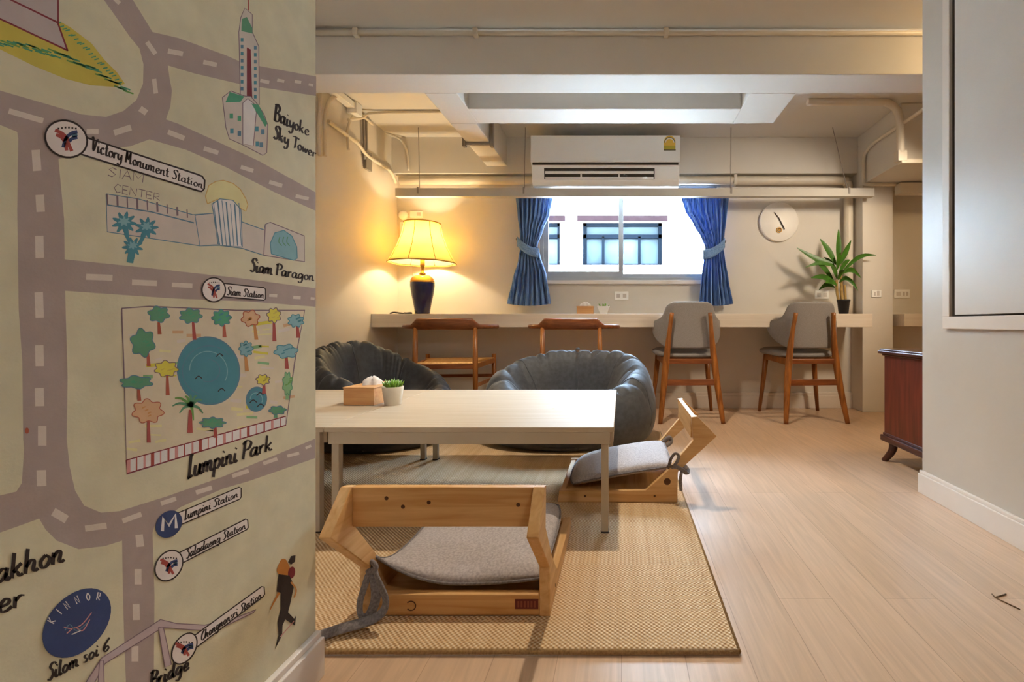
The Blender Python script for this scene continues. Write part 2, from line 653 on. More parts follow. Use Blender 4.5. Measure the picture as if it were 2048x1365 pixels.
# beam across the room, coffer frame, beam above the left, back bulkhead, right haunch, pillar
struct(MB().box(XL, XR, 2.31, 2.50, 1.92, CEIL), 'trim_1', M_CEIL, bevel=0.004)
mb = MB()
mb.box(-1.06, -0.885, 2.50, 2.88, 1.92, CEIL)
mb.box(0.69, 0.94, 2.50, 2.88, 1.92, CEIL)
mb.box(-0.885, 0.69, 2.68, 2.88, 1.92, CEIL)
struct(mb, 'trim_2', M_CEIL, bevel=0.004)
struct(MB().box(-1.06, -0.90, 2.88, 3.66, 1.92, CEIL), 'trim_3', M_CEIL, bevel=0.004)
struct(MB().box(XL, 1.86, 3.66, YB, 1.865, CEIL), 'trim_4', M_WALL, bevel=0.003)
struct(MB().box(1.86, 2.62, 3.09, YB, 1.755, CEIL), 'trim_5', M_WALL, bevel=0.006)
struct(MB().box(1.856, 2.09, 3.58, YB, 0, 1.755), 'trim_6', M_WALL, bevel=0.003)

# baseboards
struct(MB().box(XL, 1.856, YB - .018, YB, 0, .125).box(XL, 1.856, YB - .024, YB, 0, .10), 'baseboard_back', M_TRIM, bevel=0.003)
struct(MB().box(XL, XL + .018, YM, YB, 0, .11), 'baseboard_left', M_TRIM, bevel=0.003)
struct(MB().box(XM, XM + .018, YF, YM + .002, 0, .075).box(XM, XM + .012, YF, YM + .002, .075, .087), 'baseboard_mural', M_TRIM, bevel=0.002)
struct(MB().box(XW - .018, XW, YF, YW + .002, 0, .078).box(XW - .012, XW, YF, YW + .002, .078, .09), 'baseboard_right', M_TRIM, bevel=0.002)

# window
win = empty('window_1', ((WX0 + WX1) / 2, YB, WZ0))
win['kind'] = 'structure'
hw, hh = (WX1 - WX0) / 2, WZ1 - WZ0
mb = MB()
mb.box(-hw, hw, .0, .09, 0, .028)
mb.box(-hw, hw, .0, .09, hh - .03, hh)
mb.box(-hw, -hw + .03, .0, .09, .028, hh - .03)
mb.box(hw - .03, hw, .0, .09, .028, hh - .03)
mb.build('window_frame', M_ALU, win, bevel=0.002)
MB().box(-hw - .03, hw + .03, -.03, .001, -.03, .0).build('window_sill', M_TRIM, win, bevel=0.003)


def sash(x0, x1, y, zb):
    s = MB()
    s.box(x0, x1, y, y + .025, .028, zb)
    s.box(x0, x1, y, y + .025, hh - .07, hh - .03)
    s.box(x0, x0 + .035, y, y + .025, zb, hh - .07)
    s.box(x1 - .035, x1, y, y + .025, zb, hh - .07)
    so = s.build('window_sash', M_ALU, win, bevel=0.002)
    MB().box(x0 + .03, x1 - .03, y + .010, y + .014, zb - .005, hh - .065).build('window_pane', M_GLASS, so)


sash(-hw + .03, -.058, .018, .075)
sash(-.09, hw - .03, .052, .06)

# building across the gap (seen through the window)
bd = thing('neighbour_building', 'white rendered building seen through the window, with grey framed windows', 'building', (0, 6.4, -3))
FX = [(-1.75, -.845), (-.54, .565), (1.35, 2.45)]
Z0, Z1 = 4.49, 5.09
mb = MB()
xs = [-6] + [x for ab in FX for x in ab] + [6]
mb.box(-6, 6, 0, .3, 0, Z0)
mb.box(-6, 6, 0, .3, Z1, 6.2)
for i in range(0, len(xs), 2):
    mb.box(xs[i], xs[i + 1], 0, .3, Z0, Z1)
mb.build('building_wall', M_FACADE, bd)
for a, b_ in FX:
    w = MB()
    for z0, z1 in ((Z0, Z0 + .03), (Z1 - .045, Z1), (Z1 - .215, Z1 - .16)):
        w.box(a, b_, .10, .16, z0, z1)
    for xx in (a, b_ - .05, a + (b_ - a) * .24, a + (b_ - a) * .70):
        w.box(xx, xx + .05 if xx in (a, b_ - .05) else xx + .035, .10, .16, Z0, Z1 if xx in (a, b_ - .05) else Z1 - .19)
    fo = w.build('building_window', M_FRAMEG, bd)
    MB().box(a, b_, .165, .18, Z0, Z1).build('building_pane', M_PANEB, fo)
    MB().box(a - .07, b_ + .07, -.03, .0, Z1 + .0, Z1 + .075).build('lintel', M_LINTEL, bd)
    MB().box(a - .10, b_ + .10, -.08, .0, Z0 - .09, Z0 - .02).build('building_sill', M_FACADE, bd)


# ------------------------------------------------------------------ printed map on the mural wall
def WP(u, v, lay):
    """photo position on the mural wall -> world point on that wall; lay = ink layer"""
    Y = -XM * F / (U0 - u)
    return Vector((XM + 0.0012 + lay * 0.000004, Y, HC + (V0 - v) / F * Y))


MUR = MB()
MCOL = ['#cdc6a9', '#a6968f', '#d0c4b9', '#352d2b', '#d8cdc6', '#3a4670', '#a04a42', '#c8bdb2', '#5e9472', '#4b8796',
        '#c2b24e', '#d0c3a8', '#a85a44', '#c08a52', '#7faab4', '#cfc44a', '#7c6a72', '#c98d88', '#caa27c', '#d9d3d0',
        '#6b9a52', '#4f9a76', '#7a2f36', '#c9a264', '#b9a7a8', '#d8cf98', '#b87a3a', '#84b07f', '#5c7f94', '#b6a9a6']
(BG, ROAD, DASH, INK, PLATE, NAVY, RED, PALE, GREEN, TEAL, YEL, PARK, TRUNK, ORG, PBLUE, BYEL, MAUVE, PINK, TAN, OFFW,
 LGRN, EMER, MAROON, SKIN, BRID, SCRB, HAT, PGRN, SLATE, GREYP) = range(30)
MM = []
for i, c in enumerate(MCOL):
    m = mat('map_ink_%02d' % i, c, 0.75, spec=0.25, var=0.06, vscale=30, bump=0.06, bscale=350)
    MM.append(m)
_lay = [0]


def nl():
    _lay[0] += 1
    return _lay[0]


def poly(pts, c, lay=None):
    lay = nl() if lay is None else lay
    vs = [MUR.bm.verts.new(WP(p[0], p[1], lay)) for p in pts]
    for t in tessellate_polygon([[Vector((p[0], p[1], 0)) for p in pts]]):
        MUR.face([vs[i] for i in t], c)


def stroke(pts, w, c, lay=None, pen=False, sm=5):
    """ribbon of width w (photo px); pen = broad-nib modulation"""
    lay = nl() if lay is None else lay
    q = smooth_pts(pts, sm) if sm else pts
    n = len(q)
    L_, R_ = [], []
    for i, p in enumerate(q):
        a, b = q[max(0, i - 1)], q[min(n - 1, i + 1)]
        dx, dy = b[0] - a[0], b[1] - a[1]
        l = math.hypot(dx, dy) or 1
        ww = (w[0] + (w[1] - w[0]) * i / max(1, n - 1)) if isinstance(w, tuple) else w
        if pen:
            ww *= 0.5 + 0.75 * abs(dy) / l
        nx, ny = -dy / l * ww / 2, dx / l * ww / 2
        L_.append(MUR.bm.verts.new(WP(p[0] + nx, p[1] + ny, lay)))
        R_.append(MUR.bm.verts.new(WP(p[0] - nx, p[1] - ny, lay)))
    for i in range(n - 1):
        MUR.face([L_[i], L_[i + 1], R_[i + 1], R_[i]], c)


def ell(cx, cy, rx, ry, rot=0.0, n=36):
    a = math.radians(rot)
    return [(cx + rx * math.cos(t) * math.cos(a) - ry * math.sin(t) * math.sin(a), cy + rx * math.cos(t) * math.sin(a) + ry * math.sin(t) * math.cos(a)) for t in [2 * math.pi * k / n for k in range(n)]]


def outline(pts, w, c):
    stroke(list(pts) + [pts[0]], w, c, sm=0)


def blob(cx, cy, rx, ry, k=7, amp=.16, n=42, ph=0.0):
    return [(cx + rx * math.cos(t) * (1 + amp * math.sin(k * t + ph)), cy + ry * math.sin(t) * (1 + amp * math.sin(k * t + ph))) for t in [2 * math.pi * i / n for i in range(n)]]


_A = [(.36, .42), (.2, .5), (.05, .3), (.1, .03), (.25, .08), (.36, .3)]
GL = {
    'a': (.5, [_A, [(.37, .5), (.35, .1), (.42, 0), (.5, .08)]]),
    'b': (.45, [[(.08, 1), (.06, .05), (.22, 0), (.36, .2), (.3, .45), (.1, .35)]]),
    'c': (.42, [[(.34, .4), (.22, .5), (.06, .3), (.12, .02), (.28, .02), (.4, .12)]]),
    'd': (.5, [_A, [(.38, 1), (.35, .1), (.42, 0), (.5, .08)]]),
    'e': (.42, [[(.06, .22), (.28, .28), (.3, .44), (.18, .5), (.06, .28), (.12, .02), (.26, 0), (.4, .12)]]),
    'g': (.48, [_A, [(.37, .5), (.36, -.2), (.2, -.4), (.05, -.28)]]),
    'h': (.5, [[(.06, 1), (.06, 0)], [(.06, .25), (.2, .48), (.32, .42), (.32, .08), (.4, 0), (.48, .06)]]),
    'i': (.25, [[(.08, .5), (.07, .08), (.14, 0), (.24, .08)], [(.07, .72), (.11, .78)]]),
    'k': (.45, [[(.06, 1), (.06, 0)], [(.34, .5), (.1, .24), (.22, .2), (.3, .02), (.42, .06)]]),
    'l': (.24, [[(.08, .98), (.07, .08), (.14, 0), (.24, .08)]]),
    'm': (.64, [[(.04, .5), (.05, 0)], [(.05, .3), (.16, .5), (.25, .42), (.25, 0)], [(.25, .3), (.38, .5), (.47, .42), (.46, .08), (.54, 0), (.62, .06)]]),
    'n': (.45, [[(.04, .5), (.05, 0)], [(.05, .3), (.18, .5), (.28, .42), (.27, .08), (.35, 0), (.43, .06)]]),
    'o': (.42, [[(.2, .5), (.05, .3), (.12, .02), (.28, .05), (.35, .3), (.2, .5)]]),
    'p': (.42, [[(.06, .5), (.05, -.4)], [(.05, .35), (.2, .5), (.35, .3), (.25, .02), (.07, .08)]]),
    'r': (.34, [[(.05, .5), (.06, 0)], [(.06, .3), (.18, .48), (.3, .45)]]),
    's': (.36, [[(.3, .44), (.16, .5), (.08, .38), (.28, .16), (.2, 0), (.04, .06)]]),
    't': (.32, [[(.14, .85), (.12, .1), (.2, 0), (.3, .08)], [(0, .56), (.28, .58)]]),
    'u': (.48, [[(.05, .5), (.05, .1), (.15, 0), (.28, .12), (.33, .5)], [(.33, .5), (.32, .08), (.4, 0), (.48, .08)]]),
    'v': (.38, [[(.03, .5), (.14, 0), (.3, .48), (.38, .45)]]),
    'w': (.46, [[(.03, .5), (.1, .02), (.22, .4), (.3, .02), (.44, .5)]]),
    'y': (.44, [[(.05, .5), (.07, .15), (.2, .05), (.33, .3)], [(.35, .5), (.33, -.2), (.18, -.4), (.03, -.28)]]),
    'B': (.52, [[(.1, 1), (.08, 0)], [(-.02, .9), (.2, 1.02), (.42, .85), (.3, .58), (.12, .52)], [(.12, .52), (.42, .45), (.45, .15), (.25, -.02), (.04, .05)]]),
    'S': (.46, [[(.5, .85), (.38, 1), (.2, .95), (.15, .75), (.3, .55), (.36, .25), (.22, 0), (.02, .1)]]),
    'T': (.5, [[(0, .88), (.25, .98), (.6, .95)], [(.32, .95), (.28, .1), (.2, 0)]]),
    'V': (.5, [[(0, .95), (.1, .98), (.2, .02), (.42, .9), (.55, .98)]]),
    'M': (.62, [[(.06, 0), (.1, 1)], [(.1, 1), (.25, .3), (.42, 1)], [(.42, 1), (.44, .08), (.52, 0), (.6, .06)]]),
    'P': (.46, [[(.12, 1), (.08, 0)], [(-.02, .85), (.2, 1.02), (.46, .85), (.36, .55), (.12, .48)]]),
    'L': (.36, [[(.2, .98), (.1, 1.0), (.1, .1), (.02, -.02), (.2, .02), (.3, .06)]]),
    'C': (.46, [[(.46, .85), (.32, 1), (.08, .7), (.08, .2), (.26, 0), (.46, .15)]]),
    '6': (.44, [[(.36, 1), (.12, .6), (.06, .2), (.2, 0), (.36, .18), (.26, .4), (.08, .25)]]),
    ' ': (.24, []),
}
SANS = {
    'S': (.55, [[(.45, .88), (.25, 1), (.06, .78), (.42, .3), (.25, 0), (.04, .12)]]), 'I': (.2, [[(.1, 0), (.1, 1)]]),
    'A': (.55, [[(.03, 0), (.26, 1), (.5, 0)], [(.12, .38), (.4, .38)]]), 'M': (.65, [[(.05, 0), (.05, 1), (.3, .35), (.55, 1), (.55, 0)]]),
    'C': (.55, [[(.46, .85), (.25, 1), (.04, .5), (.25, 0), (.48, .14)]]), 'E': (.5, [[(.42, 1), (.06, 1), (.06, 0), (.42, 0)], [(.06, .5), (.36, .5)]]),
    'N': (.6, [[(.05, 0), (.05, 1), (.48, 0), (.48, 1)]]), 'T': (.5, [[(0, 1), (.46, 1)], [(.23, 1), (.23, 0)]]),
    'R': (.55, [[(.05, 0), (.05, 1), (.38, .95), (.38, .55), (.05, .5), (.46, 0)]]), 'K': (.55, [[(.05, 0), (.05, 1)], [(.46, 1), (.05, .45), (.48, 0)]]),
    'O': (.6, [[(.26, 1), (.03, .5), (.26, 0), (.49, .5), (.26, 1)]]),
}


def write(s, p0, p1, h0, h1, w, c=INK, font=GL, pen=True, sm=4):
    tot = sum(font[ch][0] for ch in s)
    x = 0
    lay = nl()
    for ch in s:
        adv, strokes = font[ch]
        for st in strokes:
            q = smooth_pts(st, sm) if sm else st
            pts = []
            for gx, gy in q:
                t = (x + gx) / tot
                h = h0 + (h1 - h0) * t
                pts.append((p0[0] + (p1[0] - p0[0]) * t + gy * h * 0.10, p0[1] + (p1[1] - p0[1]) * t - gy * h))
            k = (x + .2) / tot
            stroke(pts, w * (h0 + (h1 - h0) * k) / h0, c, lay, pen, 0)
        x += adv


# ground
MUR.face([MUR.bm.verts.new((XM + .0012, y, z)) for y, z in ((YF, .087), (YM, .087), (YM, CEIL), (YF, CEIL))], BG)
# roads
rl = nl()
poly([(0, 182), (97, 210), (161, 229), (210, 234), (245, 222), (271, 200), (284, 168), (285, 129), (277, 97), (258, 74), (206, 0), (180, -60), (250, -60), (264, 0), (303, 64), (334, 131), (337, 155), (342, 181), (339, 213), (330, 239), (297, 279), (258, 293), (200, 300), (113, 318), (34, 277), (32, 264), (0, 251), (-200, 190), (-200, 110)], ROAD, rl)
poly([(303, 64), (355, 76), (451, 111), (480, 124), (516, 132), (631, 153), (631, 192), (529, 176), (477, 168), (387, 147), (334, 131)], ROAD, rl + 1)
poly([(330, 239), (355, 248), (419, 277), (516, 322), (630, 385), (630, 422), (548, 385), (451, 335), (371, 300), (297, 279), (290, 250)], ROAD, rl + 2)
poly([(34, 277), (113, 300), (118, 355), (126, 440), (127, 519), (128, 582), (131, 690), (133, 757), (131, 878), (137, 934), (148, 982), (166, 1012), (200, 1026), (155, 1099), (111, 1082), (89, 1060), (76, 1038), (41, 967), (46, 897), (44, 880), (42, 723), (35, 622), (32, 420)], ROAD, rl + 3)
poly([(127, 519), (243, 531), (337, 541), (472, 556), (630, 577), (630, 614), (506, 604), (337, 597), (128, 582)], ROAD, rl + 4)
poly([(200, 1026), (237, 1023), (333, 993), (444, 954), (629, 878), (629, 917), (499, 962), (444, 978), (359, 1015), (307, 1052), (303, 1067), (242, 1082), (207, 1093), (155, 1099)], ROAD, rl + 5)
poly([(242, 1078), (303, 1062), (307, 1193), (305, 1420), (252, 1420), (246, 1267), (244, 1193)], ROAD, rl + 6)
poly([(41, 967), (30, 984), (0, 991), (-200, 1030), (-200, 1120), (0, 1065), (37, 1052), (76, 1038), (90, 1000)], ROAD, rl + 7)
_lay[0] += 8
dl = nl()
for x1, y1, x2, y2, w in [
    (226, -4, 237, 7, 8), (292, 84, 309, 108, 9), (306, 158, 310, 187, 9), (278, 217, 291, 226, 12), (226, 266, 260, 255, 12), (171, 263, 195, 263, 10), (15, 222, 84, 242, 11),
    (334, 102, 364, 108, 10), (405, 124, 432, 130, 9), (519, 161, 537, 165, 7), (553, 160, 567, 163, 6), (588, 163, 601, 165, 6), (616, 169, 625, 171, 5),
    (334, 264, 367, 277, 10), (406, 297, 435, 306, 9), (480, 334, 505, 342, 8), (537, 364, 563, 372, 8), (590, 392, 616, 398, 7),
    (69, 300, 72, 342, 17), (77, 390, 79, 424, 17), (76, 472, 77, 516, 17), (75, 585, 77, 636, 17), (76, 691, 77, 733, 17), (76, 777, 77, 813, 18), (82, 853, 82, 892, 17), (80, 941, 81, 973, 19),
    (104, 1024, 131, 1040, 17), (168, 1058, 211, 1052, 12), (243, 1043, 281, 1029, 10), (320, 1008, 350, 998, 9), (390, 986, 422, 976, 9), (463, 953, 496, 942, 8), (525, 928, 553, 918, 7), (573, 913, 597, 907, 6), (610, 897, 621, 892, 5),
    (276, 1070, 279, 1094, 15), (274, 1139, 274, 1170, 14), (270, 1209, 271, 1241, 14), (268, 1293, 268, 1324, 14),
    (170, 554, 223, 556, 12), (262, 565, 312, 567, 11), (342, 570, 383, 572, 9), (537, 591, 553, 592, 6), (585, 595, 600, 596, 6), (620, 597, 628, 598, 5)]:
    stroke([(x1, y1), (x2, y2)], w, DASH, dl, sm=0)
# grass island and pale monument, upper left
isl = [(-150, 0), (0, 30), (116, 42), (139, 55), (181, 87), (206, 119), (232, 145), (248, 168), (226, 174), (181, 171), (129, 158), (65, 132), (0, 100), (-150, 40)]
poly(isl, YEL)
gl = nl()
for i in range(46):
    t = i / 45
    a = (-40 + t * 285, 62 + 118 * t - 26 * math.sin(t * math.pi) + random.uniform(-6, 6) + 22 * (1 - t))
    stroke([a, (a[0] + 20, a[1] + 7)], 3.0, EMER if i % 3 else LGRN, gl, sm=0)
for i in range(22):
    t = i / 21
    a = (120 + t * 122, 44 + t * 118 + random.uniform(-3, 3))
    stroke([a, (a[0] - 9, a[1] + 2)], 2.6, EMER, gl, sm=0)
poly([(-120, -60), (112, -60), (114, 46), (133, 101), (0, 40), (-120, -10)], GREYP)
bl = nl()
for s_ in ([(12, -4), (113, 45)], [(114, -20), (114, 48), (133, 102)], [(-60, 14), (0, 39), (133, 101)]):
    stroke(s_, 3.4, MAROON, bl, sm=0)
# tall tower
poly([(480, 35), (488, 16), (503, 29), (503, 64), (516, 93), (517, 210), (479, 190), (476, 64)], PALE)
outline([(480, 35), (488, 16), (503, 29), (503, 64), (516, 93), (517, 210), (479, 190), (476, 64)], 1.6, MAUVE)
stroke([(495, -20), (495, 21)], 2.6, RED, sm=0)
poly([(482, 38), (492, 34), (503, 56), (503, 67), (481, 62)], GREEN)
poly([(492, 95), (500, 99), (503, 196), (492, 192)], MAROON)
tl = nl()
for k in range(8):
    stroke([(482.5, 76 + 14 * k), (482.5, 83 + 14 * k)], 5.5, SLATE if k % 2 else TEAL, tl, sm=0)
    stroke([(509, 92 + 14 * k), (509, 99 + 14 * k)], 5.5, TEAL if k % 2 else SLATE, tl, sm=0)
base = [(443, 195), (460, 182), (487, 192), (500, 193), (513, 208), (527, 230), (534, 250), (532, 306), (524, 311), (484, 290), (457, 278), (450, 255)]
poly(base, PALE)
outline(base, 1.6, MAUVE)
poly([(484, 206), (494, 197), (507, 208), (511, 225), (505, 292), (484, 288)], PINK if False else OFFW)
outline([(484, 206), (494, 197), (507, 208), (511, 225), (505, 292), (484, 288)], 1.6, MAUVE)
poly([(449, 205), (458, 184), (487, 193), (479, 204)], EMER)
poly([(501, 207), (516, 210), (533, 247), (529, 254)], EMER)
tl = nl()
for x, y, c in ((461, 232, EMER), (477, 237, EMER), (462, 262, TEAL), (477, 267, SLATE), (512, 258, TEAL), (524, 264, SLATE), (513, 288, TEAL), (521, 290, SLATE)):
    stroke([(x, y - 5), (x, y + 5)], 7, c, tl, sm=0)
write('Baiyoke', (546, 240), (617, 272), 33, 20, 4.4)
write('Sky Tower', (545, 276), (631, 316), 27, 17, 4.2)
write('SIAM', (212, 352), (287, 366), 18, 17, 1.8, MAUVE, SANS, False, 0)
write('CENTER', (224, 384), (320, 402), 17, 13, 1.8, MAUVE, SANS, False, 0)
# shopping halls
main = [(210, 388), (274, 398), (384, 430), (425, 427), (482, 444), (526, 460), (529, 449), (539, 445), (607, 472), (608, 524), (526, 511), (482, 497), (438, 491), (398, 492), (212, 464)]
poly(main, PALE)
outline(main, 1.8, SLATE)
dome = [(413, 408), (409, 393), (416, 371), (430, 363), (445, 361), (464, 367), (479, 379), (490, 398), (494, 410), (490, 423), (478, 416), (464, 403), (451, 400), (432, 399)]
poly(dome, SCRB)
outline(dome, 1.8, SKIN)
barrel = [(422, 409), (438, 398), (464, 401), (480, 419), (483, 494), (438, 491)]
poly(barrel, OFFW)
outline(barrel, 1.8, SLATE)
cube = [(388, 431), (425, 427), (434, 489), (398, 492)]
poly(cube, PALE)
outline(cube, 1.6, SLATE)
sl = nl()
for i in range(7):
    x = 426 + 8.5 * i
    stroke([(x - 1, 405 - 4 * math.sin(i)), (x + 10 - i, 492)], 2.6 if i % 2 else 1.5, SLATE, sl, sm=0)
stroke([(212, 410), (300, 424), (386, 446)], 2.4, SLATE, sl, sm=0)
for i in range(9):
    x = 212 + 20 * i
    stroke([(x, 389 + 2.2 * i * (1 + i * .09)), (x + 1, 411 + 1.9 * i * (1 + i * .08))], 4 if i % 2 else 2.4, MAUVE, sl, sm=0)
outline([(526, 511), (529, 449), (539, 445), (607, 472), (608, 524)], 1.8, MAUVE)
poly([(541, 508), (539, 487), (548, 466), (566, 461), (582, 472), (592, 494), (593, 517), (586, 521)], PBLUE)
outline([(541, 508), (539, 487), (548, 466), (566, 461), (582, 472), (592, 494), (593, 517), (586, 521)], 1.6, TEAL)
sl = nl()
for x in (558, 566, 574):
    stroke([(x, 474), (x - 2, 484), (x + 4, 492)], 1.8, GREEN, sl)
for cx, cy, r in ((246, 446, 20), (291, 456, 19), (263, 494, 17)):
    poly(blob(cx, cy, r, r * .9, 9, .3, 54, cx), TEAL)
    poly(blob(cx, cy - 3, r * .5, r * .4, 7, .3, 40, cy), PBLUE)
poly([(246, 450), (254, 455), (258, 492), (246, 470)], TEAL)
poly([(288, 460), (296, 460), (280, 490), (272, 488)], TEAL)
poly([(255, 500), (270, 500), (264, 527), (251, 525)], TEAL)
write('Siam Paragon', (498, 543), (627, 562), 27, 18, 4.0)
# park
pk = [(241, 617), (297, 613), (472, 621), (608, 621), (588, 723), (570, 851), (251, 949), (247, 780)]
poly(pk, PARK)
pl = nl()
for i in range(60):
    t, s_ = random.random(), random.random()
    x = 255 + t * 320 - s_ * 8
    y = 630 + s_ * (270 - 60 * t)
    stroke([(x, y), (x + random.uniform(12, 34), y + random.uniform(-5, 4))], random.uniform(3, 7), random.choice([SCRB, SCRB, TAN, BYEL, PGRN, DASH, DASH]), pl, sm=0)
outline(pk, 2.4, MAROON if False else MAUVE)
fence = [(250, 921), (570, 833), (570, 851), (251, 948)]
poly(fence, OFFW)
fl = nl()
for i in range(20):
    t = (i + .3) / 20
    x = 250 + 320 * t
    yt, yb = 921 - 88 * t, 948 - 97 * t
    stroke([(x, yt), (x, yb)], (7.5, 3.0, 4.5)[i % 3] * (1 - .35 * t), RED if i % 2 else PINK, fl, sm=0)
outline(fence, 2.2, MAROON)
TR = [(315, 629, 20, 15, GREEN, 315, 645, 317, 669, TRUNK), (379, 632, 21, 14, GREEN, 384, 645, 387, 680, RED), (441, 636, 18, 15, EMER, 446, 650, 447, 675, TRUNK),
      (499, 637, 17, 15, TAN, 507, 650, 511, 680, ORG), (546, 631, 13, 14, BYEL, 546, 645, 547, 683, RED), (590, 642, 15, 12, PBLUE, 593, 653, 595, 676, RED),
      (283, 686, 23, 26, GREEN, 293, 706, 295, 733, TRUNK), (330, 738, 22, 15, BYEL, 332, 751, 333, 791, TRUNK), (490, 698, 13, 14, PBLUE, 489, 711, 492, 743, ORG),
      (570, 703, 22, 13, PBLUE, 571, 714, 572, 738, RED), (524, 760, 13, 10, BYEL, 526, 768, 526, 788, RED), (573, 768, 9, 22, PGRN, 573, 780, 573, 800, PGRN),
      (270, 765, 31, 12, GREEN, 274, 776, 276, 802, TRUNK), (293, 823, 29, 22, TAN, 294, 842, 295, 886, RED), (423, 846, 24, 10, GREEN, 428, 852, 429, 876, RED), (553, 821, 16, 8, GREEN, 550, 824, 549, 836, GREEN)]
for q in (ell(415, 742, 62, 68, -15), ell(511, 799, 20, 24, 10)):
    poly(q, TEAL)
    outline(q, 2.6, SLATE)
    cx = sum(p[0] for p in q) / len(q)
    cy = sum(p[1] for p in q) / len(q)
    r = max(p[0] for p in q) - cx
    for k in (.35, .6, .8):
        stroke(ell(cx, cy, r * k, r * k * 1.05, -35 * k * 10, 24)[2:17], 1.6, SLATE if k != .6 else PBLUE)
    wl = nl()
    for a, b in ((-.32, .22), (.36, -.5), (.42, .62)):
        stroke([(cx + a * r - 7, cy + b * r + 3), (cx + a * r, cy + b * r - 3), (cx + a * r + 7, cy + b * r + 2)], 2.0, INK, wl)
for i, (cx, cy, rx, ry, c, x1, y1, x2, y2, tc_) in enumerate(TR):
    poly([(x1 - 2.5, y1), (x1 + 2.5, y1), (x2 + 4, y2), (x2 - 4, y2)], tc_)
    q = blob(cx, cy, rx, ry, 6 + i % 3, .15, 48, i)
    poly(q, c)
    ol = {GREEN: SLATE, BYEL: MAUVE, TAN: TRUNK, PBLUE: TEAL, EMER: SLATE, PGRN: GREEN}[c]
    outline(q, 1.7, ol)
    tl = nl()
    for k in range(4):
        a = (cx + random.uniform(-.5, .5) * rx, cy + random.uniform(-.5, .5) * ry)
        stroke([a, (a[0] + 7, a[1] - 3)], 2.4, {GREEN: EMER, BYEL: YEL, TAN: ORG, PBLUE: TEAL, EMER: TEAL, PGRN: LGRN}[c], tl, sm=0)
poly([(375, 820), (381, 820), (383, 866), (372, 866)], RED)
pl = nl()
for a in (-175, -150, -120, -95, -65, -35, 25, 155, 80):
    r = 38 if a in (-150, -175) else 26
    stroke([(380, 812), (380 + .6 * r * math.cos(math.radians(a)), 812 + .6 * r * math.sin(math.radians(a)) - 3), (380 + r * math.cos(math.radians(a)), 812 + r * math.sin(math.radians(a)) + 4)], (7, 2), GREEN if a % 2 else LGRN, pl)
write('Lumpini Park', (372, 957), (543, 900), 44, 32, 5.0)


# station badges
def emblem(cx, cy, rx, ry):
    lay = nl()

    def T(p):
        return (cx + p[0] * rx, cy - p[1] * ry)
    for st, c in (([(-.55, .52), (-.2, .32), (.02, .05), (.12, -.3), (.28, -.72)], RED), ([(-.5, .25), (-.25, .12), (-.08, -.15)], RED), ([(-.02, -.2), (.02, -.68)], RED),
                  ([(.55, .42), (.25, .32), (-.02, .0), (-.15, -.5)], NAVY), ([(.55, .1), (.3, .02), (.15, -.15)], NAVY), ([(.55, .26), (.28, .17)], SLATE)):
        stroke([T(p) for p in st], rx * .17, c, lay)
    for k in range(6):
        stroke([T((-.42 + k * .17, .68 - abs(k - 2.5) * .03)), T((-.33 + k * .17, .68 - abs(k - 2.5) * .03))], rx * .09, INK, lay, sm=0)


def badge(c, rx, ry, rot, plate, w, lw):
    poly(plate, PLATE)
    outline(plate, lw, INK)
    q = ell(c[0], c[1], rx, ry, rot)
    poly(q, PLATE)
    outline(q, lw * 1.15, INK)
    emblem(c[0], c[1], rx * .95, ry * .95)


badge((129, 278), 43, 36, 22, [(160, 272), (392, 349), (402, 353), (407, 361), (406, 378), (401, 383), (394, 382), (160, 309)], 4, 3.4)
write('Victory Monument Station', (179, 301), (404, 378), 26, 15, 3.8)
badge((425, 580), 23.5, 24, 0, [(445, 567), (526, 576), (529, 579), (529, 598), (526, 601), (445, 594)], 3, 2.4)
write('Siam Station', (451, 590), (526, 597), 17, 14, 2.4)
poly([(350, 1028), (476, 975), (480, 977), (480, 995), (477, 999), (350, 1054)], PLATE)
outline([(350, 1028), (476, 975), (480, 977), (480, 995), (477, 999), (350, 1054)], 2.2, INK)
poly(ell(335, 1049, 30, 24, -48), NAVY)
write('Lumpini Station', (366, 1041), (474, 994), 19, 14, 2.6)
stroke([(322, 1063), (324, 1036), (335, 1052), (348, 1030), (350, 1057)], 6.5, OFFW, sm=0)
badge((335, 1132), 33, 25, -55, [(352, 1108), (489, 1039), (493, 1041), (494, 1056), (491, 1060), (352, 1132)], 3, 2.4)
write('Saladaeng Station', (369, 1119), (489, 1057), 20, 14, 2.6)
# bridge
br = [(200, 1317), (318, 1240), (351, 1248), (407, 1251), (460, 1240), (510, 1220), (505, 1226), (450, 1252), (407, 1262), (322, 1256), (207, 1328), (170, 1395), (150, 1395)]
poly(br, BRID)
outline(br, 1.8, MAUVE)
poly([(314, 1256), (324, 1256), (340, 1330), (327, 1336)], BRID)
outline([(314, 1256), (324, 1256), (340, 1330), (327, 1336)], 1.8, MAUVE)
poly([(196, 1322), (204, 1322), (206, 1400), (190, 1400)], BRID)
outline([(196, 1322), (204, 1322), (206, 1400), (190, 1400)], 1.8, MAUVE)
badge((366, 1298), 34, 21, -58, [(382, 1275), (521, 1174), (526, 1175), (527, 1189), (524, 1194), (382, 1302)], 3, 2.4)
write('Chongnonsri Station', (399, 1284), (521, 1195), 20, 14, 2.6)
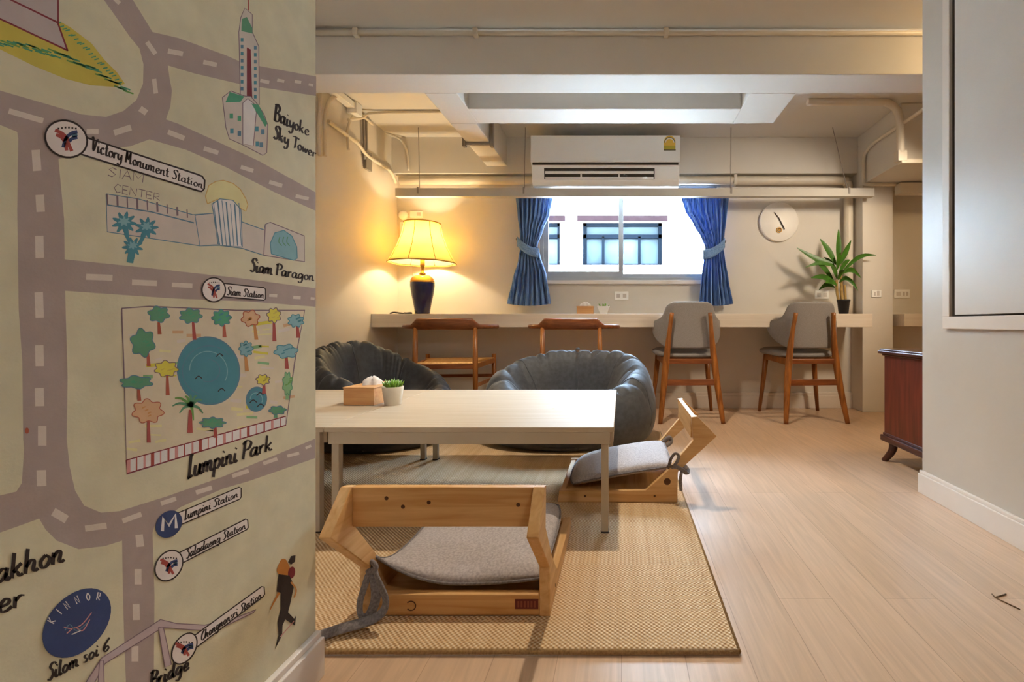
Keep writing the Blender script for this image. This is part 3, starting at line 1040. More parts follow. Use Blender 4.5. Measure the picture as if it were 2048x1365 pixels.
# round blue emblem
poly(ell(150, 1247, 82, 54, -46), NAVY)
kl = nl()
for ch, x, y, a in (('K', 104, 1249, -62), ('I', 119, 1230, -50), ('N', 131, 1220, -38), ('N', 150, 1209, -24), ('O', 170, 1202, -8), ('R', 189, 1200, 12)):
    adv, sts = SANS[ch]
    ca, sa = math.cos(math.radians(a)), math.sin(math.radians(a))
    for st in sts:
        q = [(x + (gx * ca - -gy * sa * -1) * 15, y + (gx * sa - gy * ca) * 15) for gx, gy in (smooth_pts(st, 4) if ch == 'O' else st)]
        q = [(x + gx * ca * 15 + gy * sa * 15, y + gx * sa * 15 - gy * ca * 15) for gx, gy in (smooth_pts(st, 4) if ch == 'O' else st)]
        stroke(q, 2.2, OFFW, kl, sm=0)
for st, c in (([(124, 1255), (140, 1258), (160, 1250), (180, 1226)], PINK), ([(126, 1262), (136, 1250), (150, 1262), (172, 1246)], SLATE), ([(130, 1268), (146, 1256), (162, 1262), (176, 1240)], PINK), ([(140, 1270), (158, 1262)], OFFW)):
    stroke(st, 2.0, c, kl)
write('Silom soi 6', (90, 1364), (216, 1300), 34, 25, 4.6)
write('akhon', (-14, 1169), (126, 1122), 52, 48, 6.8)
write('er', (-10, 1228), (46, 1211), 50, 46, 6.8)
write('Bridge', (296, 1381), (376, 1338), 36, 28, 5.0)
# walking traveller figure
poly(blob(565, 1137, 13, 17, 3, .12), HAT)
poly([(574, 1125), (580, 1113), (589, 1111), (588, 1124), (580, 1130)], INK)
poly(ell(581, 1146, 7, 12, 10), MAROON)
poly([(555, 1149), (577, 1152), (586, 1172), (577, 1215), (559, 1228), (559, 1186), (551, 1184)], INK)
stroke([(556, 1186), (546, 1204), (538, 1220)], (5, 2), HAT)
poly([(559, 1220), (578, 1208), (574, 1226), (563, 1252), (562, 1272), (548, 1299), (555, 1271), (553, 1245)], INK)
poly([(568, 1219), (586, 1238), (590, 1232), (588, 1252), (564, 1237)], INK)
stroke([(580, 1165), (590, 1180), (586, 1196)], (4, 3), ORG)
stroke([(558, 1275), (586, 1243)], 1.6, PINK)
poly(ell(50, 862, 4, 6), TRUNK)
mural = MUR.build('map_mural', MM, fixn=False)
tag(mural, 'hand drawn city map mural with grey roads, station names and a park', 'mural')


# ------------------------------------------------------------------ access panel in the right wall
ap = thing('access_panel', 'pale framed cupboard panel set into the near right wall', 'panel', (XW, 1.2, .661))
y0, y1, zt = .50, .538, 1.25
mb = MB()
mb.box(-.016, 0, -.75, y1, 0, .045)
mb.box(-.016, 0, y1 - .036, y1, .045, zt)
mb.box(-.016, 0, -.75, y1, zt, zt + .04)
mb.box(-.016, 0, -.786, -.75, 0, zt + .04)
mb.build('panel_frame', mat('panel_frame_paint', '#d3c5b6', 0.45, var=.03), ap, bevel=0.002)
MB().box(-.004, .0, -.75, y1 - .036, .045, zt).build('panel_gap_shade', M_GAPSHADE, ap)  # dark sheet, paints the shade between frame and door
MB().box(-.013, -.004, -.74, y1 - .060, .051, zt - .008).build('panel_door', mat('panel_door_paint', '#cbc2b6', 0.4, var=.03), ap, bevel=0.0015)

# ------------------------------------------------------------------ rug
mb = MB()
nx = 60


def rugf(s, t):
    x = -1.56 + s * 1.80
    y = 0.955 + t * 1.93
    return (x, y, .011 + .0015 * math.sin(x * 9) * math.sin(y * 7))


mb.box(-1.56, .24, .955, 2.885, 0.001, .012)
rug = mb.build('jute_rug', M_RUG, bevel=0.004)
tag(rug, 'woven tan jute rug with a bound edge under the low tables', 'rug')
mb = MB()
mb.tube([(-1.56, .955, .006), (.24, .955, .006)], .006, 8)
mb.tube([(.24, .955, .006), (.24, 2.885, .006)], .006, 8)
mb.build('rug_binding', fabric('rug_binding_cloth', '#8a6a40', '#a98654', 200, .4), rug)


# ------------------------------------------------------------------ low tables
def low_table(x0, x1, yf, yb, label):
    r = thing('low_table', label, 'table', ((x0 + x1) / 2, (yf + yb) / 2, .012), 0, 'low white tables pushed together')
    w, d, h = (x1 - x0) / 2, (yb - yf) / 2, .34
    MB().box(-w, w, -d, d, h - .016, h).build('tabletop', M_TABLETOP, r, bevel=.0015)
    mb = MB()
    i = .012
    for s in (-1, 1):
        mb.box(-w + i, w - i, s * (d - i) - .01, s * (d - i) + .01, h - .054, h - .016)
        mb.box(s * (w - i) - .01, s * (w - i) + .01, -d + i + .01, d - i - .01, h - .054, h - .016)
    mb.build('apron', M_TFRAME, r, bevel=.001)
    for sx in (-1, 1):
        for sy in (-1, 1):
            cx, cy = sx * (w - .029), sy * (d - .022)
            MB().box(cx - .0115, cx + .0115, cy - .0115, cy + .0115, .004, h - .016).build('leg', M_TFRAME, r, bevel=.001)
            lg = children(r)[-1]
            MB().box(cx - .0125, cx + .0125, cy - .0125, cy + .0125, 0, .005).build('foot_pad', M_BLACK, lg)
    return r


lt = low_table(-.942, -.024, 1.472, 2.31, 'white low table with beige legs, nearer the right floor chair')
MB().lathe([(0, .0004), (.005, .0004), (.006, 0)], 14, (.22, -.10, .34)).build('stain', mat('yellow_stain', '#c9a04a', .6, var=.2), lt)
low_table(-1.79, -.945, 1.472, 2.31, 'white low table half hidden behind the mural wall, its seam under the tissue box')


# ------------------------------------------------------------------ floor chairs (legless wooden seats)
FCW = .433


def floor_chair(label):
    r = thing('floor_chair', label, 'chair', (0, 0, 0), 0, 'legless pine floor chairs')
    prof = [(0, 0), (.447, 0), (.443, .043), (.119, .045), (.037, .118), (-.060, .232), (-.052, .319), (-.0745, .322), (-.147, .247), (-.002, .114)]
    sides = []
    for s in (-1, 1):
        a, b = sorted((s * FCW / 2, s * (FCW / 2 - .024)))
        sides.append(MB().prism(prof, a, b, lambda p, q: (p[0], q, p[1])).build('side_frame', M_PINEF, r, bevel=.002))
    hw_ = FCW / 2 - .024
    MB().box(-.072, -.053, -hw_, hw_, .236, .320).build('back_board', M_PINEX, r, bevel=.002)
    bb = children(r)[-1]
    for y, z in ((.12, .297), (.03, .288), (.085, .279), (-.16, .283)):
        MB().lathe([(0, .0004), (.004, .0004), (.0048, 0)], 12).build('wood_knot', mat('knot_brown', '#5a3416', .6, var=.2), bb, loc=(-.0718, y, z), rot=(0, math.radians(-90), 0))
    rr = MB().box(.0, .02, -hw_, hw_, .003, .05).build('rear_rail', M_PINEX, r, bevel=.002)
    MB().box(.42, .44, -hw_, hw_, .003, .04).build('front_rail', M_PINEX, r, bevel=.002)
    MB().box(.02, .42, -hw_, hw_, .022, .030).build('seat_board', M_PINEX, r)
    lb = MB().box(-.0012, .0005, -.190, -.137, .018, .040).build('maker_label', mat('label_red', '#6b241c', .6, var=.1), rr)
    tx = MB()
    for k in range(6):
        tx.box(-.0016, -.0012, -.184 + k * .0075, -.180 + k * .0075, .022, .036)
    tx.build('label_lettering', mat('label_letters', '#8f4a36', .6, var=.1), lb)
    pg = MB()
    pg.tube([(-.0008, .10 + .0105 * math.cos(t), .025 + .0105 * math.sin(t)) for t in [math.radians(40 + 280 * k / 20) for k in range(21)]], .0012, 6)
    pg.build('screw_ring', mat('knot_brown', '#5a3416', .6), rr)
    for s, sd in zip((-1, 1), sides):
        for x in (.085, .345):
            MB().lathe([(0, .0008), (.004, .0006), (.0045, 0)], 10, axis='y').build('screw_head', mat('screw_dark', '#5d3d1e', .5, .2, var=.1), sd, loc=(x, s * (FCW / 2 + .0), .024), rot=(0, 0, 0 if s < 0 else math.pi))
    MB().lathe([(0, .0006), (.012, .0004), (.013, 0)], 16, axis='y').build('wood_knot', mat('knot_brown', '#5a3416', .6, var=.2), sides[1], loc=(.038, FCW / 2, .078), rot=(0, 0, math.pi))
    return r


fc = floor_chair('pine floor chair seen from behind, nearest the camera')
fc.location = (-.3795, 1.06, .012)
fc.rotation_euler = (0, 0, math.radians(90))
fc2 = copy_tree(fc)
tag(fc2, 'pine floor chair seen from its side, at the right edge of the rug')
fc2.location = (.209, 1.737 + FCW / 2, .012)
fc2.rotation_euler = (0, 0, math.radians(180))


def cushion(name, label, L_, W_, T_, zfun):
    r = thing(name, label, 'cushion', (0, 0, 0), 0, 'grey seat cushions on the floor chairs')
    mb = MB()
    n = 22

    def shp(s, t, top):
        a, b = s * 2 - 1, t * 2 - 1
        k = 1 - (.10 if a > 0 else .015) * (abs(a) ** 3) * (abs(b) ** 3)
        x, y = a * L_ / 2 * k, b * W_ / 2 * k
        e = max(0, 1 - abs(a) ** 5) ** .5 * max(0, 1 - abs(b) ** 5) ** .5
        return (x, y, zfun(a, b) + (T_ / 2) * e * top)
    V1 = mb.grid(lambda s, t: shp(s, t, 1), n, n)
    V2 = mb.grid(lambda s, t: shp(s, t, -1), n, n)
    bmesh.ops.remove_doubles(mb.bm, verts=mb.bm.verts, dist=1e-5)
    mb.build('pad', M_CUSH, r)
    edge = []
    for k in range(n * 4):
        q, f = divmod(k, n)
        f /= n
        s, t = ((f, 0), (1, f), (1 - f, 1), (0, 1 - f))[q]
        edge.append(shp(s, t, 0))
    MB().tube(edge + [edge[0]], .0032, 7, caps=False).build('piping', M_TIE, r)
    return r


c1 = cushion('seat_cushion', 'grey cushion on the nearest floor chair, its tie loops hanging down', .43, .392, .042,
             lambda a, b: .075 + (.050 * max(0, -a) ** 3 * max(0, b) ** 2) + .012 * max(0, a) - .012 * (1 - b * b) * max(0, -a))
c1.location = (-.379, 1.295, .012)
c1.rotation_euler = (0, 0, math.radians(90))
c2 = cushion('seat_cushion', 'grey cushion on the floor chair at the right rug edge, one corner tied back', .40, .385, .046,
             lambda a, b: .098 - .036 * a - .008 * a * a)
c2.location = (-.005, 1.737 + FCW / 2, .012)
c2.rotation_euler = (0, 0, math.radians(180))


def ribbon(parent, pts, r=.010, flat=.28, name='tie'):
    mi = parent.matrix_basis.inverted()
    q = smooth_pts([tuple(mi @ Vector(p)) for p in pts], 6)
    return MB().tube(q, r, 12, flat=flat, flatdir=mi.to_3x3() @ Vector((0, 1, .2))).build(name, M_TIE, parent)


ribbon(c1, [P(742, 1132, 1.075), P(732, 1165, 1.045), P(720, 1205, 1.03), P(722, 1232, 1.025), P(738, 1232, 1.025), P(751, 1200, 1.03), P(750, 1165, 1.04), P(744, 1136, 1.07)])
ribbon(c1, [P(742, 1134, 1.07), P(757, 1165, 1.04), P(771, 1198, 1.025), P(767, 1222, 1.02), P(748, 1238, 1.012), P(720, 1248, 1.005), P(690, 1256, .995), P(640, 1272, .985)], .012, .35)
ribbon(c1, [P(738, 1130, 1.075), P(746, 1126, 1.06), P(752, 1136, 1.055), P(742, 1144, 1.055), P(736, 1134, 1.07)], .009, .6, 'knot')
YN = 1.75
ribbon(c2, [P(1338, 932, YN), P(1342, 918, YN - .02), P(1350, 908, YN - .03), P(1357, 912, YN - .03), P(1354, 924, YN - .03), P(1345, 936, YN - .02)], .006, .5)
ribbon(c2, [P(1336, 936, YN), P(1350, 934, 1.728), P(1364, 940, 1.724), P(1374, 948, 1.73), P(1372, 936, 1.765), P(1356, 925, 1.77)], .010, .4)
ribbon(c2, [P(1364, 942, 1.726), P(1361, 958, 1.726), P(1362, 982, 1.73)], .006, .4)
ribbon(c2, [P(1318, 896, 2.10), P(1326, 886, 2.12), P(1338, 876, 2.13), P(1342, 884, 2.13), P(1332, 892, 2.11), P(1324, 898, 2.11)], .010, .6, 'knot')


# ------------------------------------------------------------------ bean bags
def bean_bag(label, cx, cy, rx, ry, Hf, dish, M, seed, rot=0.0):
    rnd = random.Random(seed)
    ph = [rnd.uniform(0, 6.28) for _ in range(12)]
    prof0 = [(0, 'd', 0), (.22, 'd', .01), (.42, 'd', .06), (.58, 'h', .80), (.70, 'h', .97), (.80, 'h', 1.0), (.91, 'h', .90), (.98, 'h', .66), (1.0, 'h', .42), (.965, 'h', .18), (.88, 'h', .035), (.70, 'z', 0), (0, 'z', 0)]

    def pf(th, t):
        H = Hf(th)
        pts = [(r, dish + z if k == 'd' else (z * H if k == 'h' else z)) for r, k, z in prof0]
        x = t * (len(pts) - 1)
        i = min(int(x), len(pts) - 2)
        f = x - i
        g = lambda j: pts[max(0, min(len(pts) - 1, j))]
        a, b, c, d = g(i - 1), g(i), g(i + 1), g(i + 2)
        o = [0.5 * (2 * b[j] + (c[j] - a[j]) * f + (2 * a[j] - 5 * b[j] + 4 * c[j] - d[j]) * f * f + (3 * b[j] - a[j] - 3 * c[j] + d[j]) * f ** 3) for j in (0, 1)]
        return max(0, o[0]), max(0, o[1])

    def fn(s, t):
        th = s * 2 * math.pi
        r, z = pf(th, t)
        c_, s_ = math.cos(th), math.sin(th)
        e = math.exp(-((t - .36) / .20) ** 2)
        so = seed * 3.7
        mask = max(0, min(1, .35 + 1.7 * noise.noise(Vector((c_ * 1.3 + so, s_ * 1.3, t * 2.5)))))
        n1 = noise.noise(Vector((c_ * 3.4, s_ * 3.4 + so, t * 2.2)))
        n2 = noise.noise(Vector((c_ * 9 + t * 2, s_ * 9 - so, t * 3.4)))
        fold = 1.6 * (1 - abs(n1)) ** 9 + 1.3 * mask * mask * (1 - abs(n2)) ** 4
        dz = -.011 * fold * (e + .12)
        lump = .018 * math.sin(3 * th + ph[10]) * math.sin(t * 5) + .010 * math.sin(5 * th + ph[11] + t * 4)
        if z < .03:
            dz, lump = dz * 0, lump * 0
        r2 = max(0, r + dz * .8 + lump * (r > .3))
        return (r2 * rx * math.cos(th), r2 * ry * math.sin(th), max(0, z + dz + lump * .5) + .0125)
    mb = MB()
    mb.grid(fn, 320, 70, closeu=True)
    bmesh.ops.remove_doubles(mb.bm, verts=mb.bm.verts, dist=1e-4)
    r = thing('bean_bag', label, 'bean bag', (cx, cy, 0), rot, 'round grey bean bags')
    mb.build('sack', M, r)
    # seam panels running over the rim
    sm_ = MB()
    for a in (1.45, 0.62, 2.55, 5.9):
        sm_.tube([fn((a + .01 * math.sin(q)) / (2 * math.pi), .12 + .6 * q / 30) for q in range(31)], .0028, 6)
    sm_.build('seam', M, r)
    return r


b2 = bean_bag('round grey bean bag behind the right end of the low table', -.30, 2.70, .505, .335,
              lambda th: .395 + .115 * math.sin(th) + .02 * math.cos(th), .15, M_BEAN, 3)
MB().lathe([(0, .012), (.012, .010), (.016, .0)], 14, (.02, .27, .515)).build('button', M_BEAND, b2)
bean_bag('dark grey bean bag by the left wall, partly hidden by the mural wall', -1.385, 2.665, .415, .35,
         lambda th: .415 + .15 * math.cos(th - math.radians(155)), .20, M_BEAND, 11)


# ------------------------------------------------------------------ counter and right shelf
ct = MB().box(XL, 1.815, 3.36, YB, .655, .752).build('wall_counter', M_COUNTER, bevel=.002)
tag(ct, 'long pale laminate counter running under the window', 'counter')
ct2 = MB().box(2.13, 2.95, 3.50, YB, .66, .755).build('wall_shelf', M_COUNTER, bevel=.002)
tag(ct2, 'short pale shelf on the wall at far right, beyond the pillar', 'shelf')


# ------------------------------------------------------------------ wooden horn-armed chairs
def horn_chair(label):
    r = thing('wooden_armchair', label, 'chair', (0, 0, 0), 0, 'wooden armchairs with cord seats')
    # local: +y faces the counter; rear legs at y=0
    for s in (-1, 1):
        MB().tube([(s * .196, .00, 0), (s * .194, .0, .20), (s * .192, .005, .42), (s * .19, .01, .655)], [.012, .016, .018, .014], 12).build('rear_leg', M_TEAK, r)
        MB().tube([(s * .245, .45, 0), (s * .243, .445, .25), (s * .24, .44, .455)], [.012, .017, .016], 12).build('front_leg', M_TEAK, r)
        MB().bar((s * .194, .0, .40), (s * .242, .445, .405), .02, .035).bar((s * .195, .0, .27), (s * .243, .445, .27), .014, .024).build('side_rail', M_TEAK, r, bevel=.003)
    MB().bar((-.193, .0, .40), (.193, .0, .40), .02, .035).build('rear_rail', M_TEAKX, r, bevel=.003)
    MB().bar((-.24, .44, .40), (.24, .44, .40), .02, .035).bar((-.243, .445, .29), (.243, .445, .29), .014, .024).build('front_rail', M_TEAKX, r, bevel=.003)

    def seat(s, t):
        y = .002 + t * .44
        w = (.196 + .048 * t) * (s * 2 - 1)
        e = 1 - (2 * s - 1) ** 2
        return (w, y, .428 - .022 * e * math.sin(math.pi * t) - .012 * math.sin(math.pi * t))
    mb = MB()
    mb.grid(seat, 14, 14)
    mb.build('cord_seat', M_CORD, r, solid=.028)
    # horn-shaped arm and back rail
    path = smooth_pts([(-.305, .17), (-.285, .11), (-.24, .04), (-.17, .0), (-.09, -.022), (0, -.03), (.09, -.022), (.17, .0), (.24, .04), (.285, .11), (.305, .17)], 5)
    secs = []
    mb = MB()
    for i, (x, y) in enumerate(path):
        a, b = path[max(0, i - 1)], path[min(len(path) - 1, i + 1)]
        d = Vector((b[0] - a[0], b[1] - a[1], 0)).normalized()
        nrm = Vector((-d.y, d.x, 0))
        ax = abs(x)
        crest = max(0, min(1, (.215 - ax) / .045))
        z1 = .676 + .040 * crest
        z0 = .646 - .006 * crest
        w = .030 + .016 * max(0, min(1, (ax - .2) / .08)) - .012 * max(0, (ax - .285) / .02)
        ring = []
        for k in range(12):
            t = 2 * math.pi * k / 12
            c_, s_ = math.cos(t), math.sin(t)
            c_ = math.copysign(abs(c_) ** .6, c_)
            s_ = math.copysign(abs(s_) ** .6, s_)
            ring.append(mb.bm.verts.new(Vector((x, y, (z0 + z1) / 2)) + nrm * (w / 2 * c_ - .010 * crest * s_) + Vector((0, 0, (z1 - z0) / 2 * s_))))
        secs.append(ring)
    for i in range(len(secs) - 1):
        for k in range(12):
            mb.face([secs[i][k], secs[i][(k + 1) % 12], secs[i + 1][(k + 1) % 12], secs[i + 1][k]], 0, True)
    mb.face(secs[0][::-1])
    mb.face(secs[-1])
    mb.build('horn_back_rail', M_TEAKX, r)
    return r


h1 = horn_chair('wooden armchair with cord seat at the counter, below the table lamp')
h1.location = (-1.157, 3.05, 0)
h1.rotation_euler = (0, 0, math.radians(6))
h2 = copy_tree(h1)
tag(h2, 'wooden armchair at the counter, directly behind the round grey bean bag')
h2.location = (-.335, 3.08, 0)
h2.rotation_euler = (0, 0, math.radians(-1))


# ------------------------------------------------------------------ upholstered chairs
def shell_chair(label):
    r = thing('upholstered_chair', label, 'chair', (0, 0, 0), 0, 'grey upholstered chairs with teak legs')
    # +y faces the counter; rear feet at y=0
    W = [(.505, .150), (.53, .205), (.56, .25), (.60, .295), (.64, .325), (.675, .345), (.692, .338), (.702, .30), (.712, .235), (.73, .205), (.76, .189), (.80, .175), (.82, .158), (.828, .145), (.833, .122)]

    def sh(s, t):
        z = .505 + t * .328
        z += 0
        hwid = interp(W, z)
        a = (2 * s - 1)
        x0 = a * hwid
        R = .30
        ang = x0 / R
        if abs(x0) > .12:
            pass
        k = max(0, abs(x0) - .10)
        x = math.copysign(min(abs(x0), .10) + .155 * math.sin(min(k / .155, 1.75)), x0)
        y = .155 * (1 - math.cos(min(k / .155, 1.75))) + .05 * (x0 / .3) ** 2
        lean = -.10 * (z - .505)
        return (x, .085 + y + lean, z)
    mb = MB()
    mb.grid(sh, 28, 22)
    mb.build('back_shell', M_UPH, r, solid=.030, offset=1.0, sub=1)

    mb = MB()
    n = 24
    prof = [(0, .026), (.6, .028), (.88, .022), (.985, .010), (1.0, -.004), (.96, -.014), (.8, -.018), (0, -.018)]
    rings = []
    for rr, z in prof:
        ring = []
        for k in range(48):
            t = 2 * math.pi * k / 48
            c_, s_ = math.cos(t), math.sin(t)
            p = .55
            x = math.copysign(abs(c_) ** p, c_) * rr * (.235 + .02 * s_)
            y = .335 + math.copysign(abs(s_) ** p, s_) * rr * .225
            ring.append(mb.bm.verts.new((x, y, .468 + z + .012 * s_ * rr)))
        rings.append(ring)
    for i in range(len(rings) - 1):
        for k in range(48):
            mb.face([rings[i][k], rings[i][(k + 1) % 48], rings[i + 1][(k + 1) % 48], rings[i + 1][k]], 0, True)
    bmesh.ops.remove_doubles(mb.bm, verts=mb.bm.verts, dist=1e-5)
    mb.build('seat_pad', M_UPH, r)
    for s in (-1, 1):
        MB().tube(smooth_pts([(s * .215, .0, 0), (s * .187, .045, .24), (s * .165, .065, .44), (s * .148, .060, .60), (s * .132, .032, .755)], 4),
                  [.015 + .009 * math.sin(math.pi * min(1, i / 13)) for i in range(17)], 12).build('rear_leg', M_TEAK, r)
        MB().tube([(s * .232, .47, 0), (s * .205, .455, .25), (s * .188, .44, .445)], [.013, .018, .021], 12).build('front_leg', M_TEAK, r)
        MB().bar((s * .172, .06, .415), (s * .19, .44, .43), .022, .045).build('side_rail', M_TEAK, r, bevel=.004)
    MB().bar((-.17, .062, .42), (.17, .062, .42), .022, .034).build('rear_rail', M_TEAKX, r, bevel=.004)
    MB().bar((-.182, .048, .275), (.182, .048, .275), .018, .042).build('stretcher', M_TEAKX, r, bevel=.004)
    MB().bar((-.19, .44, .425), (.19, .44, .425), .022, .04).build('front_rail', M_TEAKX, r, bevel=.004)
    return r


s1 = shell_chair('grey upholstered chair with teak legs, left of the pair, under the right curtain')
s1.location = (.478, 3.16, 0)
s1.rotation_euler = (0, 0, math.radians(1))
s2 = copy_tree(s1)
tag(s2, 'grey upholstered chair with teak legs, right of the pair, in front of the leafy plant')
s2.location = (1.328, 3.16, 0)
s2.rotation_euler = (0, 0, math.radians(3))

# ------------------------------------------------------------------ table lamp
LX, LY = -1.498, 3.50
lamp = thing('table_lamp', 'lit table lamp with dark blue vase base and cream bell shade', 'lamp', (LX, LY, .752))
base = MB().lathe([(0, 0), (.052, 0), (.053, .012), (.062, .07), (.078, .15), (.087, .215), (.086, .245), (.076, .27), (.05, .288), (.02, .292), (0, .292)], 40).build('lamp_base', M_BLUE, lamp)
MB().lathe([(.088, .238), (.0785, .2685), (.052, .2895), (.02, .294), (.018, .300)], 40).build('gilt_shoulder', M_BRASS, base)
MB().lathe([(.02, .294), (.024, .305), (.012, .318), (.009, .335), (.014, .35), (.017, .37), (.017, .412), (.012, .417), (0, .417)], 24).build('socket', M_BRASS, lamp)
NS = 8


def shf(s, t):
    th = s * 2 * math.pi
    r = interp([(0, .128), (.25, .142), (.55, .172), (.8, .208), (1, .240)], t)
    e = abs(math.sin(NS * th / 2))
    r *= 1 - .035 * (1 - e) * 0 + .018 * (e - 1)
    z = .685 - .298 * t - .003 * t * e
    return (r * math.cos(th), r * math.sin(th), z)


mb = MB()
mb.grid(shf, 96, 20, closeu=True)
shade = mb.build('lamp_shade', M_SHADE, lamp, solid=.0012)
mb = MB()
for k in range(NS):
    s = k / NS
    mb.tube([Vector(shf(s, t / 12)) * 1.0 for t in range(13)], .0024, 6)
for t in (0, 1):
    mb.tube([shf(k / 96, t) for k in range(97)], .0042, 6, caps=False)
mb.build('shade_trim', mat('shade_trim_cloth', '#b9913e', .8, var=.1), shade)
MB().lathe([(0, .417), (.012, .422), (.026, .46), (.028, .48), (.02, .505), (0, .515)], 20).build('bulb', mat('bulb_glass', '#fff2d8', .2, var=.01), lamp)
bm_ = D.materials['bulb_glass'].node_tree.nodes['Principled BSDF']
bm_.inputs['Emission Color'].default_value = (1, .72, .36, 1)
bm_.inputs['Emission Strength'].default_value = 12.0
MB().tube(smooth_pts([(-.05, -.01, .006), (-.10, .10, .004), (-.14, .18, .03), (-.17, .235, .25), (-.2, .25, .62)], 6), .0025, 6).build('lamp_cord', mat('cord_beige', '#c9b48a', .6), lamp)
light('table_lamp_light', 'POINT', (LX, LY, .752 + .545), 13.0, (1.0, .84, .56), .028)

# ------------------------------------------------------------------ curtains
def curtain(label, Lt, Rt, tie, hook, seed):
    r = thing('curtain', label, 'curtain', (0, 3.68, 1.2), 0, 'blue curtains at the window')
    rnd = random.Random(seed)
    ph = rnd.uniform(0, 6)

    def fn(s, t):
        v = 388 + t * 220
        l, rr = interp(Lt, v), interp(Rt, v)
        v2 = v + (4 * math.sin(s * 3.1) if v > 560 else 0)
        p = P(l + (rr - l) * s, v2, 3.68)
        pinch = 1 - .45 * math.exp(-((v - 495) / 28) ** 2)
        y = .019 * math.sin(s * 2 * math.pi * 8 + ph + .4 * math.sin(t * 5)) * pinch + .007 * math.sin(s * 2 * math.pi * 19 + t * 2)
        return (p.x, y, p.z - 1.2)
    mb = MB()
    mb.grid(fn, 150, 40)
    mb.build('curtain_cloth', M_CURT, r, solid=.002)
    (ua, va), (ub, vb) = tie
    mb = MB()

    def tf(s, t):
        a = s * 2 * math.pi
        k = .5 - .5 * math.cos(a)
        sag = 6 * math.sin(math.pi * k)
        p = P(ua + (ub - ua) * k, va + (vb - va) * k + sag + (t - .5) * 19, 3.68)
        return (p.x, -.034 * math.sin(a), p.z - 1.2)
    mb.grid(tf, 40, 4, closeu=True)
    mb.build('tieback', M_TIEB, r, solid=.003)
    p = P(hook[0], hook[1], 3.70)
    MB().tube([(p.x, .078, p.z - 1.2), (p.x, .02, p.z - 1.2), (p.x, .015, p.z - 1.19)], .005, 8).build('hook', M_PIPEG, r)
    return r


curtain('blue curtain tied back at the left of the window, nearer the lamp',
        [(388, 1030), (430, 1034), (470, 1039), (492, 1041), (520, 1035), (560, 1024), (608, 1013)],
        [(388, 1106), (430, 1098), (460, 1085), (492, 1074), (512, 1080), (550, 1092), (608, 1101)],
        ((1034, 483), (1079, 507)), (1033, 480), 1)
curtain('blue curtain tied back at the right of the window, nearer the clock',
        [(388, 1360), (420, 1370), (450, 1388), (475, 1403), (495, 1411), (520, 1408), (560, 1402), (608, 1398)],
        [(388, 1458), (430, 1454), (470, 1449), (492, 1446), (520, 1450), (560, 1457), (608, 1466)],
        ((1406, 510), (1450, 486)), (1451, 484), 2)

# ------------------------------------------------------------------ air conditioner
ac = thing('air_conditioner', 'white wall mounted air conditioner above the window', 'air conditioner', (-.118, 3.66, 1.70))
hw_ = .545
sec = [(0, .36), (-.215, .36), (-.245, .345), (-.25, .15), (-.238, .142), (-.222, .042), (-.19, .010), (-.08, 0), (0, .03)]
mb = MB()
mb.prism(sec, -hw_, hw_, lambda p, q: (q, p[0], p[1]))
mb.build('casing', M_WHITE, ac, bevel=.006, bseg=3)
MB().box(-hw_ - .002, hw_ + .002, -.262, -.244, .163, .358).build('front_panel', mat('ac_panel', '#eceae5', .3, var=.01), ac, bevel=.004)
MB().box(-hw_ + .01, hw_ - .01, -.252, -.243, .147, .163).build('panel_gap_shade', M_GAPSHADE, ac)  # dark strip, paints the shade below the front panel
lv = MB()


def acp(x, t, d):
    a, b = Vector((-.2368, .134)), Vector((-.2236, .052))
    p = a + (b - a) * t
    return Vector((x, p.x - d, p.y))


def acquad(mb, x0, x1, t0, t1, d0, d1):
    A = [acp(x0, t0, d0), acp(x1, t0, d0), acp(x1, t1, d0), acp(x0, t1, d0)]
    B = [acp(x0, t0, d1), acp(x1, t0, d1), acp(x1, t1, d1), acp(x0, t1, d1)]
    v = [mb.bm.verts.new(p) for p in A + B]
    for f in ((0, 1, 2, 3), (7, 6, 5, 4), (0, 4, 5, 1), (1, 5, 6, 2), (2, 6, 7, 3), (3, 7, 4, 0)):
        mb.face([v[i] for i in f])


sl_ = MB()
acquad(sl_, -.452, .362, .10, 1.05, .0, .0025)
sl_.build('outlet_shade', M_GAPSHADE, ac)  # slightly raised dark slab, paints the shade of the open outlet
for t0, t1 in ((.36, .60), (.86, 1.02)):
    q = MB()
    acquad(q, -.445, .355, t0, t1, .0026, .007)
    q.build('louver', M_WHITE, ac, bevel=.001)
for xx in (-.18, .10):
    q = MB()
    acquad(q, xx - .006, xx + .006, .60, .86, .0026, .006)
    q.build('louver_pin', M_WHITE, ac)
MB().box(.41, .46, -.08, -.05, -.004, .012).build('drain_stub', M_WHITE, ac)
st = MB()
X0, ZB = .470, .252
st.prism([(-.042, 0), (.042, 0)] + [(.042 * math.cos(t), .055 + .048 * math.sin(t)) for t in [math.pi * k / 18 for k in range(19)]], -.2622, -.2632, lambda p, q: (X0 + p[0], q, ZB + p[1]))
sto = st.build('energy_sticker', mat('sticker_yellow', '#e0b640', .5, var=.02), ac)
for nm, c, r0, r1 in (('sticker_arc', '#5d6b58', .034, .040), ('sticker_arc', '#e9e2d2', .027, .034)):
    a_ = MB()
    ring = []
    a_.prism([(r1 * math.cos(t), r1 * math.sin(t)) for t in [math.pi * k / 18 for k in range(19)]] + [(r0 * math.cos(t), r0 * math.sin(t)) for t in [math.pi * (18 - k) / 18 for k in range(19)]], -.2632, -.2636, lambda p, q: (X0 + p[0], q, ZB + .052 + p[1]))
    a_.build(nm, mat('sticker_' + c[1:], c, .5), sto)
MB().lathe([(0, 0), (.017, 0), (.017, -.0006)], 24, (X0, -.2630, ZB + .055), axis='y').build('sticker_disc', mat('sticker_orange', '#d8843a', .5), sto)
